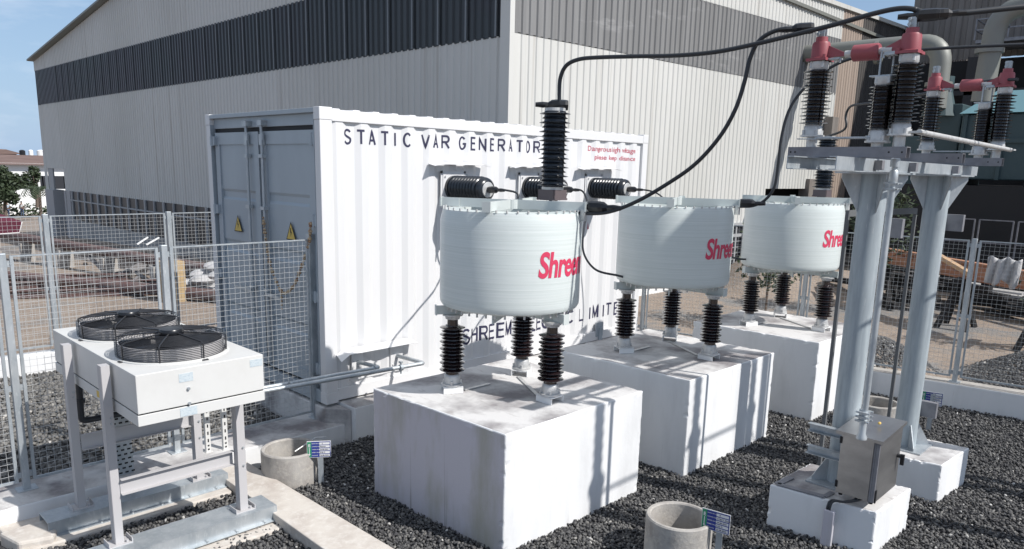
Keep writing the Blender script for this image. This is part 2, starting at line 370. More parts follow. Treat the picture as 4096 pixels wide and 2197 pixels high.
x, y = scatter(-.96, 6.3, -7.3, -.27, 2900, hide, far_edge)
d = np.hypot(x-CAM[0], y-CAM[1])
k = (rng.random(len(x)) < np.clip(6.0/d, .55, 1)) & ~((y > -1.35) & (x > 1.0))
x, y = x[k], y[k]
stones('gravel', x, y, G-.012+rng.uniform(-.012, .016, len(x)), .009, .0175, stone_m, 'dark crushed gravel covering the switchyard floor')
x, y = scatter(-3.5, -1.28, -3.6, -.42, 2300, [STRIP, [(-2.75, -.24), (-2.75, -.62), (-1.27, -.62), (-1.27, -.24)]])
stones('gravel', x, y, G-.012+rng.uniform(-.012, .016, len(x)), .010, .019, stone_m, 'dark crushed gravel around the cooling unit base')
x, y = scatter(-6.5, -.05, .44, 4.4, 1050, [])
stones('gravel', x, y, G-.012+rng.uniform(-.014, .018, len(x)), .017, .031, stone_l, 'sunlit grey gravel between the two left fences')

x = rng.uniform(6.4, 10.2, 60000); y = rng.uniform(-7.4, -.9, 60000)
zz = np.array([gz(a, b) for a, b in zip(x, y)]); k = seen(x, y, 0) & (x > 6.45-.1528*(y+4.085)) & ((zz-GO) > .02+rng.random(len(x))*.10)
stones('gravel_heap', x[k], y[k], zz[k]-.004, .012, .030, stone_m, 'dark gravel heaped on the sand beyond the right hand fence')
# pale chips along the foot of the plinths
def foot(pts, segs):
    X = []; Y = []
    for i in segs:
        a, b = np.array(pts[i]), np.array(pts[(i+1) % len(pts)]); n = int(np.linalg.norm(b-a)*42); t = rng.random(n); e = (b-a)/np.linalg.norm(b-a); o = np.array((e[1], -e[0]))
        q = a+(b-a)*t[:, None]-o*(.01+np.abs(rng.normal(0, .035, n)))[:, None]; X += list(q[:, 0]); Y += list(q[:, 1])
    return X, Y
X = []; Y = []
for P_, sg in ((PL1, (0, 1)), (PL2, (0, 1)), (PL3, (0, 1)), (PA, (0, 1)), (PB, (0, 1))):
    # outline runs counter-clockwise: the outward side is on the right of each edge
    a, b = foot(P_, sg); X += a; Y += b
X = np.array(X); Y = np.array(Y)
pale = gravel_mat('plaster chips', [(.42, .42, .41), (.5, .5, .5), (.6, .6, .58), (.66, .66, .65), (.7, .7, .7)])
stones('plaster_chips', X, Y, np.full(len(X), G+.004), .005, .013, pale, 'pale chips and splashes on the gravel along the plinth feet')

# ------------------------------------------------------------------ concrete plinths, slab, kerbs
def plinth(name, pts, ztop, label, group, mats, faces):
    b = MB().quadprism(pts, -.6, ztop)
    o = b.build(name, mats)
    for i, p in enumerate(o.data.polygons): p.material_index = faces.get(i, 0)
    bm = bmesh.new(); bm.from_mesh(o.data); bmesh.ops.bevel(bm, geom=bm.edges[:], offset=.010, segments=2, affect='EDGES', profile=.5)
    bmesh.ops.subdivide_edges(bm, edges=[e for e in bm.edges if e.calc_length() > .2], cuts=36, use_grid_fill=True)
    cen = Vector((sum(p[0] for p in pts)/4, sum(p[1] for p in pts)/4, (ztop-.6)/2))
    from mathutils import noise as mno
    for v in bm.verts:
        ns = {tuple(round(c, 1) for c in f.normal) for f in v.link_faces}
        if len(ns) > 1:
            k = mno.noise(v.co*9)*.004+max(0, mno.noise(v.co*31+Vector((7, 3, 1)))-.22)*.035; v.co += (cen-v.co).normalized()*k
    bm.to_mesh(o.data); bm.free()
    return tag(o, label, 'plinth', group)
# quadprism faces: 0 bottom, 1 top, 2.. sides (first side = first outline edge, after orientation)
def side_index(o_pts, which):  # face number of the side from outline point `which` to the next
    return 2+which
for nm, pts, zt, lab, dirty in (('concrete_plinth', PL1, .57, 'big white plinth nearest the camera with grimy streaked left face', 1), ('concrete_plinth', PL2, .57, 'middle white plinth under the second reactor', 0),
                            ('concrete_plinth', PL3, .57, 'farthest white plinth under the third reactor by the fence', 0)):
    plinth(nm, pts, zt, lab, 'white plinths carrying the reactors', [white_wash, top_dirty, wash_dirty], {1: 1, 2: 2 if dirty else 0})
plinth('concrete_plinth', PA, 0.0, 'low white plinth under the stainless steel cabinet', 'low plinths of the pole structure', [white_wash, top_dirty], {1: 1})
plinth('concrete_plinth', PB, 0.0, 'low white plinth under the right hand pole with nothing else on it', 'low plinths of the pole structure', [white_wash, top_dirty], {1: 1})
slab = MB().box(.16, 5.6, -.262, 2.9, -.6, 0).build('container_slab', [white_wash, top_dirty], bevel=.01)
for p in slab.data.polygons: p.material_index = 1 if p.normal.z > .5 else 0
tag(slab, 'white concrete slab under the shipping container', 'slab')
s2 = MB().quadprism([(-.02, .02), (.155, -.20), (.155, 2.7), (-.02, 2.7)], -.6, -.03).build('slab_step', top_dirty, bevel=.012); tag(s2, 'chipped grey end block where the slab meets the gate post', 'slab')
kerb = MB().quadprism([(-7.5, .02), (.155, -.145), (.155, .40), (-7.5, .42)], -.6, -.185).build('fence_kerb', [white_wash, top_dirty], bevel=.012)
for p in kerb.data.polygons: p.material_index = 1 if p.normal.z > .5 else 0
tag(kerb, 'white kerb under the near mesh fence behind the cooling unit', 'kerb')
kerb2 = MB().box(-9, 6.2, 4.44, 4.66, -.8, -.10).build('fence_kerb', white_wash, bevel=.012); tag(kerb2, 'white kerb under the far mesh fence on the left', 'kerb')
# right-hand kerb follows the fence line
RC0, RC1 = np.array((5.50, .35)), np.array((6.62, -7.6)); rd = (RC1-RC0)/np.linalg.norm(RC1-RC0); rn = np.array((-rd[1], rd[0]))
def rline(t, off): q = RC0+rd*t+rn*off; return (q[0], q[1])
def rx(y): return 6.099+(y+4.085)*(-.1528)
RK = [(rx(-.3), -.3), (rx(-7.6), -7.6), (rx(-7.6)+.26, -7.6), (rx(-.3)+.26, -.3)]
kerb3 = MB().quadprism(RK, -.8, -.045).build('fence_kerb', [white_wash, concrete], bevel=.012)
for p in kerb3.data.polygons: p.material_index = 1 if p.normal.z > .5 else 0
tag(kerb3, 'white kerb under the right hand mesh fence', 'kerb')
kerb4 = MB().box(5.60, rx(-.3)+.26, -.295, .0, -.8, -.045).build('fence_kerb', white_wash, bevel=.012); tag(kerb4, 'short white kerb beyond the far end of the container', 'kerb')
strip = MB().quadprism(STRIP, -.5, -.25).build('paving_strip', pale_concrete, bevel=.008); tag(strip, 'long beige concrete strip crossing the gravel beside the cooling unit', 'paving')
pa = MB().quadprism([(-2.83, -.05), (-2.80, -.62), (-1.30, -.64), (-1.29, -.21)], -.5, -.305).build('paving_slab', pale_concrete, bevel=.012); tag(pa, 'rough slab under the rear channel of the cooling unit', 'paving')
pb_ = MB().quadprism([(-2.66, -1.12), (-2.62, -1.46), (-1.20, -1.47), (-1.22, -1.1)], -.5, -.318).build('paving_slab', pale_concrete, bevel=.012); tag(pb_, 'rough slab under the front channel of the cooling unit', 'paving')
pc = MB().quadprism([(-2.86, -.30), (-2.80, -.56), (-2.60, -.62), (-2.52, -.44), (-2.56, -.27)], -.4, -.255).build('paving_slab', pale_concrete, bevel=.02); tag(pc, 'broken brown slab end at the left of the rear channel', 'paving')

# ------------------------------------------------------------------ shipping container
L, WD, H = 5.366, 2.438, 2.896
ct = thing('shipping_container', 'white shipping container housing the generator, grey doors at its left end', 'container')
def cprof(x):   # recess of the corrugated side at x
    t = ((x-.18) % .285)/.285
    if t < .27: return .010
    if t < .47: return .010+.028*(t-.27)/.2
    if t < .78: return .038
    return .038-.028*(t-.78)/.22
b = MB()
xs_ = [.14]
x = .14
brk = sorted({.14, L-.12} | {.18+.285*(k+f) for k in range(20) for f in (0, .27, .47, .78) if .14 < .18+.285*(k+f) < L-.12})
for x in brk: b.v += [(x, cprof(x+1e-6), .14), (x, cprof(x+1e-6), H-.115)]
b.f = [(2*i, 2*i+2, 2*i+3, 2*i+1) for i in range(len(brk)-1)]
b.build('side_wall', cont_white, ct)
MB().box(.14, L-.12, WD-.05, WD-.01, .14, H-.12).build('side_wall', cont_white, ct)
MB().box(L-.06, L-.02, .14, WD-.14, .14, H-.12).build('end_wall', cont_white, ct)
rf = MB()
for k in range(22):      # roof sheet with cross ribs that show above the top rail
    x0 = .15+k*(L-.3)/22; x1 = x0+(L-.3)/22*.55
    rf.add([(x0, .05, H-.03), (x0+.03, .05, H-.004), (x1-.03, .05, H-.004), (x1, .05, H-.03), (x0, WD-.05, H-.03), (x0+.03, WD-.05, H+.006), (x1-.03, WD-.05, H+.006), (x1, WD-.05, H-.03)],
           [(0, 1, 2, 3), (7, 6, 5, 4), (0, 4, 5, 1), (1, 5, 6, 2), (2, 6, 7, 3)])
rf.box(.14, L-.12, .05, WD-.05, H-.06, H-.03)
rf.build('roof', cont_white, ct)
for y0, y1 in ((0, .06), (WD-.06, WD)):
    MB().box(.135, L-.12, y0, y1, H-.125, H-.018).build('top_rail', cont_white, ct, bevel=.004)
    MB().box(.135, L-.12, y0, y1, .02, .145).build('bottom_rail', cont_white, ct, bevel=.004)
for x0, x1 in ((0, .135), (L-.12, L)):
    for y0, y1 in ((0, .10), (WD-.10, WD)):
        p = MB().box(x0, x1, y0, y1, .118, H-.118); p.box(x0-.004, x1+.004, y0-.004, y1+.004, H-.118, H); p.box(x0-.004, x1+.004, y0-.004, y1+.004, 0, .118)
        p.build('corner_post', [cont_white], ct, bevel=.006)
MB().box(0, .10, .10, WD-.10, H-.05, H-.006).box(.05, .10, .10, WD-.10, H-.16, H-.05).build('door_header', cont_grey, ct, bevel=.004)
MB().box(0, .10, .10, WD-.10, .0, .13).build('door_sill', cont_grey, ct, bevel=.004)
each(MB().box(.004, .07, WD-.101, WD-.08, .12, H-.06).box(-.003, .06, .102, .112, .12, H-.06), 'door_frame', cont_grey, ct)
MB().box(.064, .10, .112, WD-.102, .13, H-.16).build('door_gasket', gasket_m, ct)
for y0, y1, rod, side in ((1.262, 2.285, 1.47, 1), (.160, 1.196, 1.135, -1)):
    d = MB(); pro = [(.128, 0.)]
    z = .165
    # door skin: shallow horizontal pressings
    bands = [(.35, .55), (1.38, 1.50), (1.95, 2.06)]
    prev = .165; ym0, ym1 = y0+.10, y1-.10
    zs_ = [(.165, .0)]
    for a, c in ((.62, .76), (1.36, 1.50), (1.95, 2.07)):
        zs_ += [(a, 0.), (a+.03, .016), (c-.03, .016), (c, 0.)]
    zs_ += [(2.685, 0.)]
    for k in range(len(zs_)-1):
        (za, da), (zb, db) = zs_[k], zs_[k+1]
        d.add([(.045+da, ym0, za), (.045+da, ym1, za), (.045+db, ym1, zb), (.045+db, ym0, zb)], [(0, 3, 2, 1)])
    d.box(.030, .061, y0, ym0, .165, 2.69).box(.030, .061, ym1, y1, .165, 2.69).box(.030, .061, ym0, ym1, 2.56, 2.69).box(.030, .061, ym0, ym1, .165, .27)
    dr = d.build('door', cont_grey, ct)
    r = MB().cyl((.005, rod, .20), (.005, rod, 2.76), .016, n=10); r.box(-.012, .022, rod-.032, rod+.032, 2.55, 2.66)
    for z in (.24, 1.0, 1.88, 2.42): r.box(-.02, .03, rod-.04, rod+.04, z, z+.035)
    r.box(-.02, .05, rod-.045, rod+.045, 2.745, 2.80); r.cyl((-.012, rod-.05, 2.60), (-.012, rod-.05, 2.68), .008, n=8)
    r.bar((-.02, rod, .98), (-.03, rod+side*.34, .98), .02, .035)
    r.build('lock_rod', steel_galv, dr, smooth=True)
    yh = y1 if side == 1 else y0
    for z in (.30, 1.03, 1.78, 2.55):
        h = MB().box(-.004, .03, min(yh-.05*side, yh+.06*side), max(yh-.05*side, yh+.06*side), z, z+.10); h.cyl((-.006, yh+.012*side, z-.01), (-.006, yh+.012*side, z+.11), .013, n=8)
        h.build('hinge', cont_grey, dr)
    # yellow triangle warning sticker
    yc = 1.805 if side == 1 else .64; zc = 1.60
    tr = lambda q, e: [(.012-.0+0*e, yc+(q)*.5, zc), (.012, yc-(q)*.5, zc), (.012, yc, zc+q*.87)]
    s = MB().add([(.0285, yc+.10, zc), (.0285, yc-.10, zc), (.0285, yc, zc+.19)], [(0, 2, 1)]).build('warning_sticker', gasket_m, dr)
    MB().add([(.0275, yc+.082, zc+.010), (.0275, yc-.082, zc+.010), (.0275, yc, zc+.167)], [(0, 2, 1)]).build('sticker_face', yellow_m, s)
    MB().add([(.0265, yc+.006, zc+.125), (.0265, yc+.018, zc+.075), (.0265, yc+.002, zc+.08), (.0265, yc+.008, zc+.03), (.0265, yc-.018, zc+.088), (.0265, yc-.001, zc+.084), (.0265, yc-.006, zc+.125)], [(0, 1, 2, 3, 4, 5, 6)][::1]).build('lightning_mark', gasket_m, s)
# lettering follows the corrugation
def on_wall(x0, z0, xs=1.):
    return lambda x, y: (x0+x, cprof(x0+x)-.0025, z0+y)
def wall_text(body, x0, x1, z0, h, name, m, bold, label=None):
    bm = text_mesh(body, h/.73, bold)
    a = min(v.co.x for v in bm.verts); c = max(v.co.x for v in bm.verts); k = (x1-x0)/(c-a)
    for v in bm.verts: v.co.x = (v.co.x-a)*k
    o = map_text(bm, on_wall(x0, z0), name, m, ct, .014)
    if label: o['label'] = label
def arc(cx, cy, rx_, ry_, a0, a1, n=14):
    return [(cx+rx_*math.cos(math.radians(a0+(a1-a0)*i/n)), cy+ry_*math.sin(math.radians(a0+(a1-a0)*i/n))) for i in range(n+1)]
GLYPH = {'T': [[(0, 1), (1, 1)], [(.5, .95), (.5, 0)]], 'A': [[(0, 0), (.5, 1), (1, 0)], [(.17, .32), (.83, .32)]], 'I': [[(.5, 0), (.5, 1)]], 'V': [[(0, 1), (.5, 0), (1, 1)]],
 'L': [[(0, 1), (0, 0), (1, 0)]], 'E': [[(1, 1), (0, 1), (0, 0), (1, 0)], [(.05, .53), (.9, .53)]], 'H': [[(0, 0), (0, 1)], [(1, 0), (1, 1)], [(.04, .53), (.96, .53)]], 'N': [[(0, 0), (0, 1), (1, 0), (1, 1)]],
 'M': [[(0, 0), (0, 1), (.5, .12), (1, 1), (1, 0)]], 'O': [arc(.5, .5, .5, .5, 90, 450, 24)], 'C': [arc(.5, .5, .5, .5, 42, 318, 20)], 'G': [arc(.5, .5, .5, .5, 42, 330, 20)+[(.97, .45), (.6, .45)]],
 'D': [[(.55, 0), (0, 0), (0, 1), (.55, 1)]+arc(.5, .5, .5, .5, 85, -85, 12)[0:]+[(.55, 0)]], 'R': [[(0, 0), (0, 1), (.55, 1)]+arc(.6, .755, .36, .245, 80, -80, 8)+[(.55, .51), (.05, .51)], [(.52, .48), (1, 0)]],
 'S': [arc(.5, .745, .45, .255, 25, 200, 10)+[(.2, .6), (.8, .42)]+arc(.5, .265, .46, .265, 20, -160, 10)]}
def stroke_word(w, centres, z0, h, wd, sw, name, m):
    q = MB(); lay = 0
    for ch, cx in zip(w, centres):
        for pl in GLYPH[ch]:
            P_ = [Vector((cx+(p[0]-.5)*wd, z0+p[1]*h)) for p in pl]; Q = [P_[0]]
            for a_, b_ in zip(P_, P_[1:]):
                k = max(1, int((b_-a_).length/.012))
                for j in range(1, k+1): Q.append(a_+(b_-a_)*j/k)
            Q = [p for i, p in enumerate(Q) if i == 0 or (p-Q[i-1]).length > 1e-5]
            o = len(q.v); n = len(Q)
            for i, p in enumerate(Q):
                a_ = (p-Q[i-1]).normalized() if i else (Q[1]-p).normalized(); b_ = (Q[i+1]-p).normalized() if i < n-1 else a_
                t_ = (a_+b_); t_ = t_.normalized() if t_.length > .05 else a_; nn = Vector((-t_.y, t_.x)); mi = min(2.2, 1/max(.3, abs(nn.dot(Vector((-a_.y, a_.x))))))*sw/2
                for s_ in (1, -1): v = p+nn*mi*s_; q.v.append((v.x, cprof(v.x)-.002-.0004*(lay % 4), v.y))
            q.f += [(o+2*i, o+2*i+1, o+2*i+3, o+2*i+2) for i in range(n-1)]; lay += 1
    q.build(name, m, ct)
def spaced(body, words, z0, h, name, m, bold):
    for w, x0, x1 in words:
        wd = h*.60; cs = [x0+wd/2+(x1-x0-wd)*i/(len(w)-1) for i in range(len(w))]; stroke_word(w, cs, z0, h, wd, h*.165, name, m)
spaced('', [('STATIC', .285, 1.075), ('VAR', 1.245, 1.60), ('GENERATOR', 1.775, 3.06)], 2.572, .128, 'lettering', text_m, .003)
spaced('', [('SHREEM', 1.84, 2.66), ('ELECTRIC', 2.86, 3.86), ('LIMITED', 4.0, 5.02)], .345, .165, 'lettering', text_m, .003)
wall_text('ISO 9001', 1.50, 1.74, .80, .07, 'lettering', text_m, 0) if False else None
wall_text('Dangerous high voltage', 4.04, 5.075, 2.632, .068, 'lettering', red_text, .0007)
wall_text('please keep distance', 4.16, 5.08, 2.525, .062, 'lettering', red_text, .0007)
# three wall bushings with back plates and rain hoods
for i, xb in enumerate((1.655, 2.875, 4.145)):
    h = MB(); x0, x1 = xb-.24, xb+.36
    h.add([(x0, .0, 2.425), (x1, .0, 2.425), (x1+.01, -.12, 2.405), (x0-.01, -.12, 2.405), (x0-.11, .0, 2.405), (x0-.12, -.115, 2.385), (x1+.10, 0, 2.405), (x1+.11, -.115, 2.385)],
          [(3, 2, 1, 0), (5, 3, 0, 4), (2, 7, 6, 1)])
    ho = h.build('rain_hood', cont_white, ct); so_ = ho.modifiers.new('thick', 'SOLIDIFY'); so_.thickness = .006
    pl_ = MB().box(xb-.155, xb+.155, -.012, .004, 1.985, 2.305).box(xb-.18, xb-.155, -.004, .006, 1.96, 2.33).box(xb+.155, xb+.18, -.004, .006, 1.96, 2.33).box(xb-.18, xb+.18, -.004, .006, 2.305, 2.33)
    for sx in (-.125, .125):
        for sz in (2.015, 2.275): pl_.cyl((xb+sx, -.012, sz), (xb+sx, -.03, sz), .010, n=6)
    pl_.build('bushing_plate', cont_white, ct)
    pr = [(.135, .012), (.136, .05)]
    for k in range(9):
        z = .05+k*.047; pr += [(.110, z+.004), (.133, z+.014), (.138, z+.023), (.133, z+.032), (.110, z+.043)]
    pr += [(.122, .485), (.130, .505), (.122, .53), (.09, .553), (.08, .555)]
    bu = MB().lathe(pr, (xb, 0, 2.148), (0, -1, 0), 32).build('wall_bushing', porc_black, ct, smooth=True)
    MB().lathe([(.082, .5), (.082, .557), (.078, .562), (.02, .566)], (xb, 0, 2.148), (0, -1, 0), 28).build('end_disc', alu, bu, smooth=True)
# lower hood and pipe entry plates
h = MB().add([(.20, .0, .545), (.98, .0, .545), (1.0, -.13, .515), (.20, -.13, .515), (.12, -.0, .50), (.10, -.13, .455), (1.06, -.0, .53), (1.07, -.12, .50)], [(3, 2, 1, 0), (5, 3, 0, 4), (2, 7, 6, 1)]).build('rain_hood', cont_white, ct)
h.modifiers.new('thick', 'SOLIDIFY').thickness = .006
for x0, x1 in ((.30, .44), (.785, .945)):
    p = MB().box(x0, x1, -.008, .006, .245, .50)
    for z in (.28, .47): p.cyl((x0+.03, -.008, z), (x0+.03, -.02, z), .008, n=6); p.cyl((x1-.03, -.008, z), (x1-.03, -.02, z), .008, n=6)
    p.build('pipe_plate', cont_white, ct)
MB().box(.46, .77, .002, .012, .22, .235).box(.28, .96, .002, .012, .20, .215).build('pipe_plate_lip', cont_white, ct)
MB().box(4.345, 4.505, -.006, .01, .07, .27).box(4.40, 4.46, -.03, -.006, -.02, .20).build('earthing_box', cont_grey, ct)
# pair of refrigerant pipes
def pipe_thing(label, pts, r=.021):
    t = thing('coolant_pipe', label, 'pipe', pts[0], 'steel pipes from the container to the cooling unit')
    MB().tube(pts, r, 14).build('pipe_run', steel_galv, t, smooth=True)
    return t
def fillet(pts, rad=.045, n=6):
    out = [Vector(pts[0])]
    for i in range(1, len(pts)-1):
        a, b_, c = Vector(pts[i-1]), Vector(pts[i]), Vector(pts[i+1]); u = (a-b_).normalized()*rad; v = (c-b_).normalized()*rad
        for k in range(n+1): t = k/n; out.append((b_+u)*(1-t)**2+2*b_*t*(1-t)+(b_+v)*t*t)
    out.append(Vector(pts[-1])); return out
q = pipe_thing('steel pipe leaving the container nearer the doors, short bend', fillet([(.37, .01, .385), (.44, -.29, .375), (-.72, -.165, .365), (-1.55, -.085, .365)]))
MB().tube([(.37, -.29+.0, .375), (.40, -.286, .375)], .033, 12).cyl((.385, -.288, .33), (.385, -.288, .42), .008).build('clamp', steel_galv, q)
q = pipe_thing('steel pipe leaving the container farther out, longer bend with a drain clip', fillet([(.87, .01, .37), (.885, -.45, .375), (-.79, -.27, .37), (-1.55, -.20, .37)]))
MB().cyl((.60, -.43, .31), (.60, -.43, .42), .009).tube([(.585, -.43, .373), (.615, -.431, .373)], .032, 12).box(.585, .61, -.45, -.41, .42, .44).build('clamp', steel_galv, q)
MB().tube([(-.52, -.22, .367), (-.50, -.222, .367)], .031, 12).build('clamp', steel_galv, q)
# marigold garland hung over the door bolts
ga = MB()
gp = spline([(-.02, 1.12, 1.80), (-.03, 1.06, 1.55), (-.04, .95, 1.28), (-.05, .72, 1.06), (-.05, .50, 1.14), (-.04, .34, 1.36), (-.03, .20, 1.60), (-.02, .175, 1.80)], 8)
for i, p in enumerate(gp): ga.ball((p.x, p.y, p.z), .013+.005*((i*7) % 3), (1, 1, .8), 8, 5)
for k in range(5): ga.ball((-.05, .74, 1.04-.04*k), .018-.002*k, n=8, m=5)
tag(ga.build('flower_garland', marigold, smooth=True), 'string of dried marigolds hanging across the container door', 'garland')

# ------------------------------------------------------------------ insulators
def sheds(mb, o, z0, z1, R, core, n, alt=.82, seg=24, thin=.35):
    pr = [(core, z0)]; p = (z1-z0)/n
    for k in range(n):
        r = R if k % 2 == 0 else R*alt; z = z1-(k+.55)*p
        pr.append((z, r))
    prof = [(core, z0)]
    for k in range(n-1, -1, -1):
        r = R if k % 2 == 0 else R*alt; zc = z1-(k+.5)*p; h = p*thin
        prof += [(core, zc-h), (r*.97, zc-h*.55), (r, zc-h*.3), (r*.97, zc-h*.05), (core*1.04, zc+h)]
    prof.append((core, z1)); mb.lathe(prof, o, n=seg); return mb
def reactor(cx, cy, label, post, tri, rr):
    zb, zt, R = 1.30, 2.055, .565
    t = thing('reactor', label, 'reactor', (cx, cy, .57), 'drum shaped air core reactors on white plinths')
    pr = [(.40, zb-.01), (.52, zb-.012), (.55, zb), (R-.003, zb+.022), (R, zb+.05), (R, zt-.09), (R-.012, zt-.04), (R-.02, zt-.004), (R-.05, zt), (.40, zt), (.40, zb-.01)]
    co = MB().lathe([(r, z) for r, z in pr], (cx, cy, 0), n=96, cap=False).build('winding', drum_m, t, smooth=True)
    for nm, z0, z1, ln in (('top_frame', zt+.004, zt+.075, .60), ('bottom_frame', zb-.085, zb-.014, .60)):
        f = MB()
        for k in range(4):
            a = math.radians(27+90*k) if nm == 'top_frame' else math.radians((148, 29, 271, 210)[k]); c, s = math.cos(a), math.sin(a); l = ln if (nm == 'top_frame' or k < 3) else .5
            f.bar((cx+.03*c, cy+.03*s, (z0+z1)/2), (cx+l*c, cy+l*s, (z0+z1)/2), .010, z1-z0)
            if nm == 'top_frame' or k < 3:
                f.bar((cx+l*c-.03*s*1.0, cy+l*s+.03*c, (z0+z1)/2), (cx+l*c+.035*s, cy+l*s-.035*c, (z0+z1)/2), .012, z1-z0+.006)
                f.bar((cx+(l-.16)*c-.014*s, cy+(l-.16)*s+.014*c, (z0+z1)/2), (cx+l*c-.014*s, cy+l*s+.014*c, (z0+z1)/2), .008, z1-z0-.004)
        f.lathe([(.05, z0), (.05, z1)], (cx, cy, 0), n=16)
        f.build(nm, frame_m, t)
    st = MB()
    for k in range(44):
        a = 2*PI*k/44; x, y = cx+.545*math.cos(a), cy+.545*math.sin(a); st.box(x-.006, x+.006, y-.006, y+.006, zt-.002, zt+.016)
        x, y = cx+.515*math.cos(a), cy+.515*math.sin(a); st.box(x-.006, x+.006, y-.006, y+.006, zb-.04, zb-.010)
    st.build('studs', alu, t)
    # terminal lug plates
    a = math.radians(297); c, s = math.cos(a), math.sin(a)
    MB().bar((cx+.50*c, cy+.50*s, zt+.04), (cx+.66*c, cy+.66*s, zt+.04), .008, .06).box(cx+.585*c-.02, cx+.585*c+.02, cy+.585*s-.02, cy+.585*s+.02, zt-.07, zt+.02).build('terminal', alu, t)
    tp = MB().add([(cx+.612*c-.030, cy+.612*s-.03, zt-.13), (cx+.612*c+.03, cy+.612*s+.0, zt-.13), (cx+.612*c, cy+.612*s-.01, zt-.075)], [(0, 1, 2)]).build('warning_tag', red_text, t)
    for k in range(3):
        aa = math.radians(tri[k]); x, y = cx+rr*math.cos(aa), cy+rr*math.sin(aa)
        ins = MB(); ins.lathe([(.055, .72), (.052, .755)], (x, y, 0), n=20); sheds(ins, (x, y, 0), .745, 1.125, .104, .056, 13, .86, 28); ins.lathe([(.045, 1.12), (.043, 1.175)], (x, y, 0), n=20)
        io = ins.build('insulator', porc, t, smooth=True)
        cp = MB().lathe([(.066, .642), (.066, .70), (.062, .715), (.056, .722)], (x, y, 0), n=24).lathe([(.084, .628), (.084, .643)], (x, y, 0), n=24)
        nuts_ = cp; cp = MB()
        cp.lathe([(.046, 1.172), (.058, 1.178), (.062, 1.205)], (x, y, 0), n=24).lathe([(.082, 1.206), (.082, 1.216)], (x, y, 0), n=24)
        cp.build('top_cap', alu, io, smooth=True); cp = nuts_
        for q in range(4):
            b2 = PI/4+q*PI/2; cp.cyl((x+.068*math.cos(b2), y+.068*math.sin(b2), .643), (x+.068*math.cos(b2), y+.068*math.sin(b2), .672), .012, n=8)
        cp.build('base_cap', alu, io, smooth=True)
        br = MB(); e = Vector((math.cos(aa), math.sin(aa), 0)); tt = Vector((-e.y, e.x, 0)); ctr = Vector((x, y, .622))
        br.bar(ctr-e*.08, ctr+e*.08, .15, .008)
        for sd in (-1, 1): br.bar(ctr+tt*sd*.071-e*.08-Vector((0, 0, .025)), ctr+tt*sd*.071+e*.08-Vector((0, 0, .025)), .008, .05)
        br.bar(Vector((x, y, .571+.003))-e*.08, Vector((x, y, .574))+e*.08, .14, .005) if False else None
        br.build('foot_bracket', white_far, io)
    ea = MB()
    for k in (0, 1):
        A_ = math.radians(tri[k]); B_ = math.radians(tri[2]); A_, B_ = (math.radians(tri[1]), B_) if k else (math.radians(tri[0]), math.radians(tri[1]))
        rrr = rr-.10; p0 = Vector((cx+rrr*math.cos(A_), cy+rrr*math.sin(A_), .578)); p1 = Vector((cx+rrr*math.cos(B_), cy+rrr*math.sin(B_), .578)); ea.bar(p0, p0+(p1-p0)*(.45 if k == 0 else .93), .032, .006)
    ea.build('earthing_flat', alu, t)
    if post:
        px_, py_ = cx+.235, cy-.22
        p = MB().box(px_-.085, px_+.085, py_-.085, py_+.085, 2.135, 2.150)
        for sx in (-1, 1):
            p.box(px_+sx*.078-.004, px_+sx*.078+.004, py_-.078, py_+.078, 2.150, 2.215); p.box(px_-.073, px_+.073, py_+sx*.078-.004, py_+sx*.078+.004, 2.150, 2.215)
        p.cyl((px_-.02, py_, 2.06), (px_-.02, py_, 2.135), .012, n=8)
        p.build('post_base', mat('dull brown steel', (.13, .105, .11), .5, .2), t)
        q = MB(); q.lathe([(.087, 2.215), (.087, 2.235)], (px_, py_, 0), n=28).lathe([(.083, 2.815), (.083, 2.838)], (px_, py_, 0), n=28)
        qq = MB(); sheds(qq, (px_, py_, 0), 2.235, 2.815, .122, .082, 17, .84, 32, .26)
        io = qq.build('post_insulator', porc_black, t, smooth=True); each(q, 'flange', alu, io)
    # company lettering on the drum
    bm = text_mesh('Shreem', .265, .007, shear=.14, spacing=.95, xs=.72)
    x0 = min(v.co.x for v in bm.verts); lo = min(v.co.y for v in bm.verts)
    a0 = math.radians({0: 246, 1: 243.5, 2: 240.5}[post_index])
    def f(x, y): a = a0+(x-x0)/.567; return (cx+.5675*math.cos(a), cy+.5675*math.sin(a), 1.585+y-.04*(x-x0)*0)
    map_text(bm, f, 'lettering', logo_red, t, .02)
    return t
post_index = 0
reactor(.424, -2.11, 'nearest drum reactor with a tall black post insulator on top', True, (148, 29, 271), .465)
post_index = 1
reactor(2.657, -2.225, 'middle drum reactor without a post insulator, half in shadow', False, (150, 29, 270), .485)
post_index = 2
reactor(4.971, -2.415, 'farthest drum reactor, on the plinth by the fence', True, (150, 29, 265), .49)

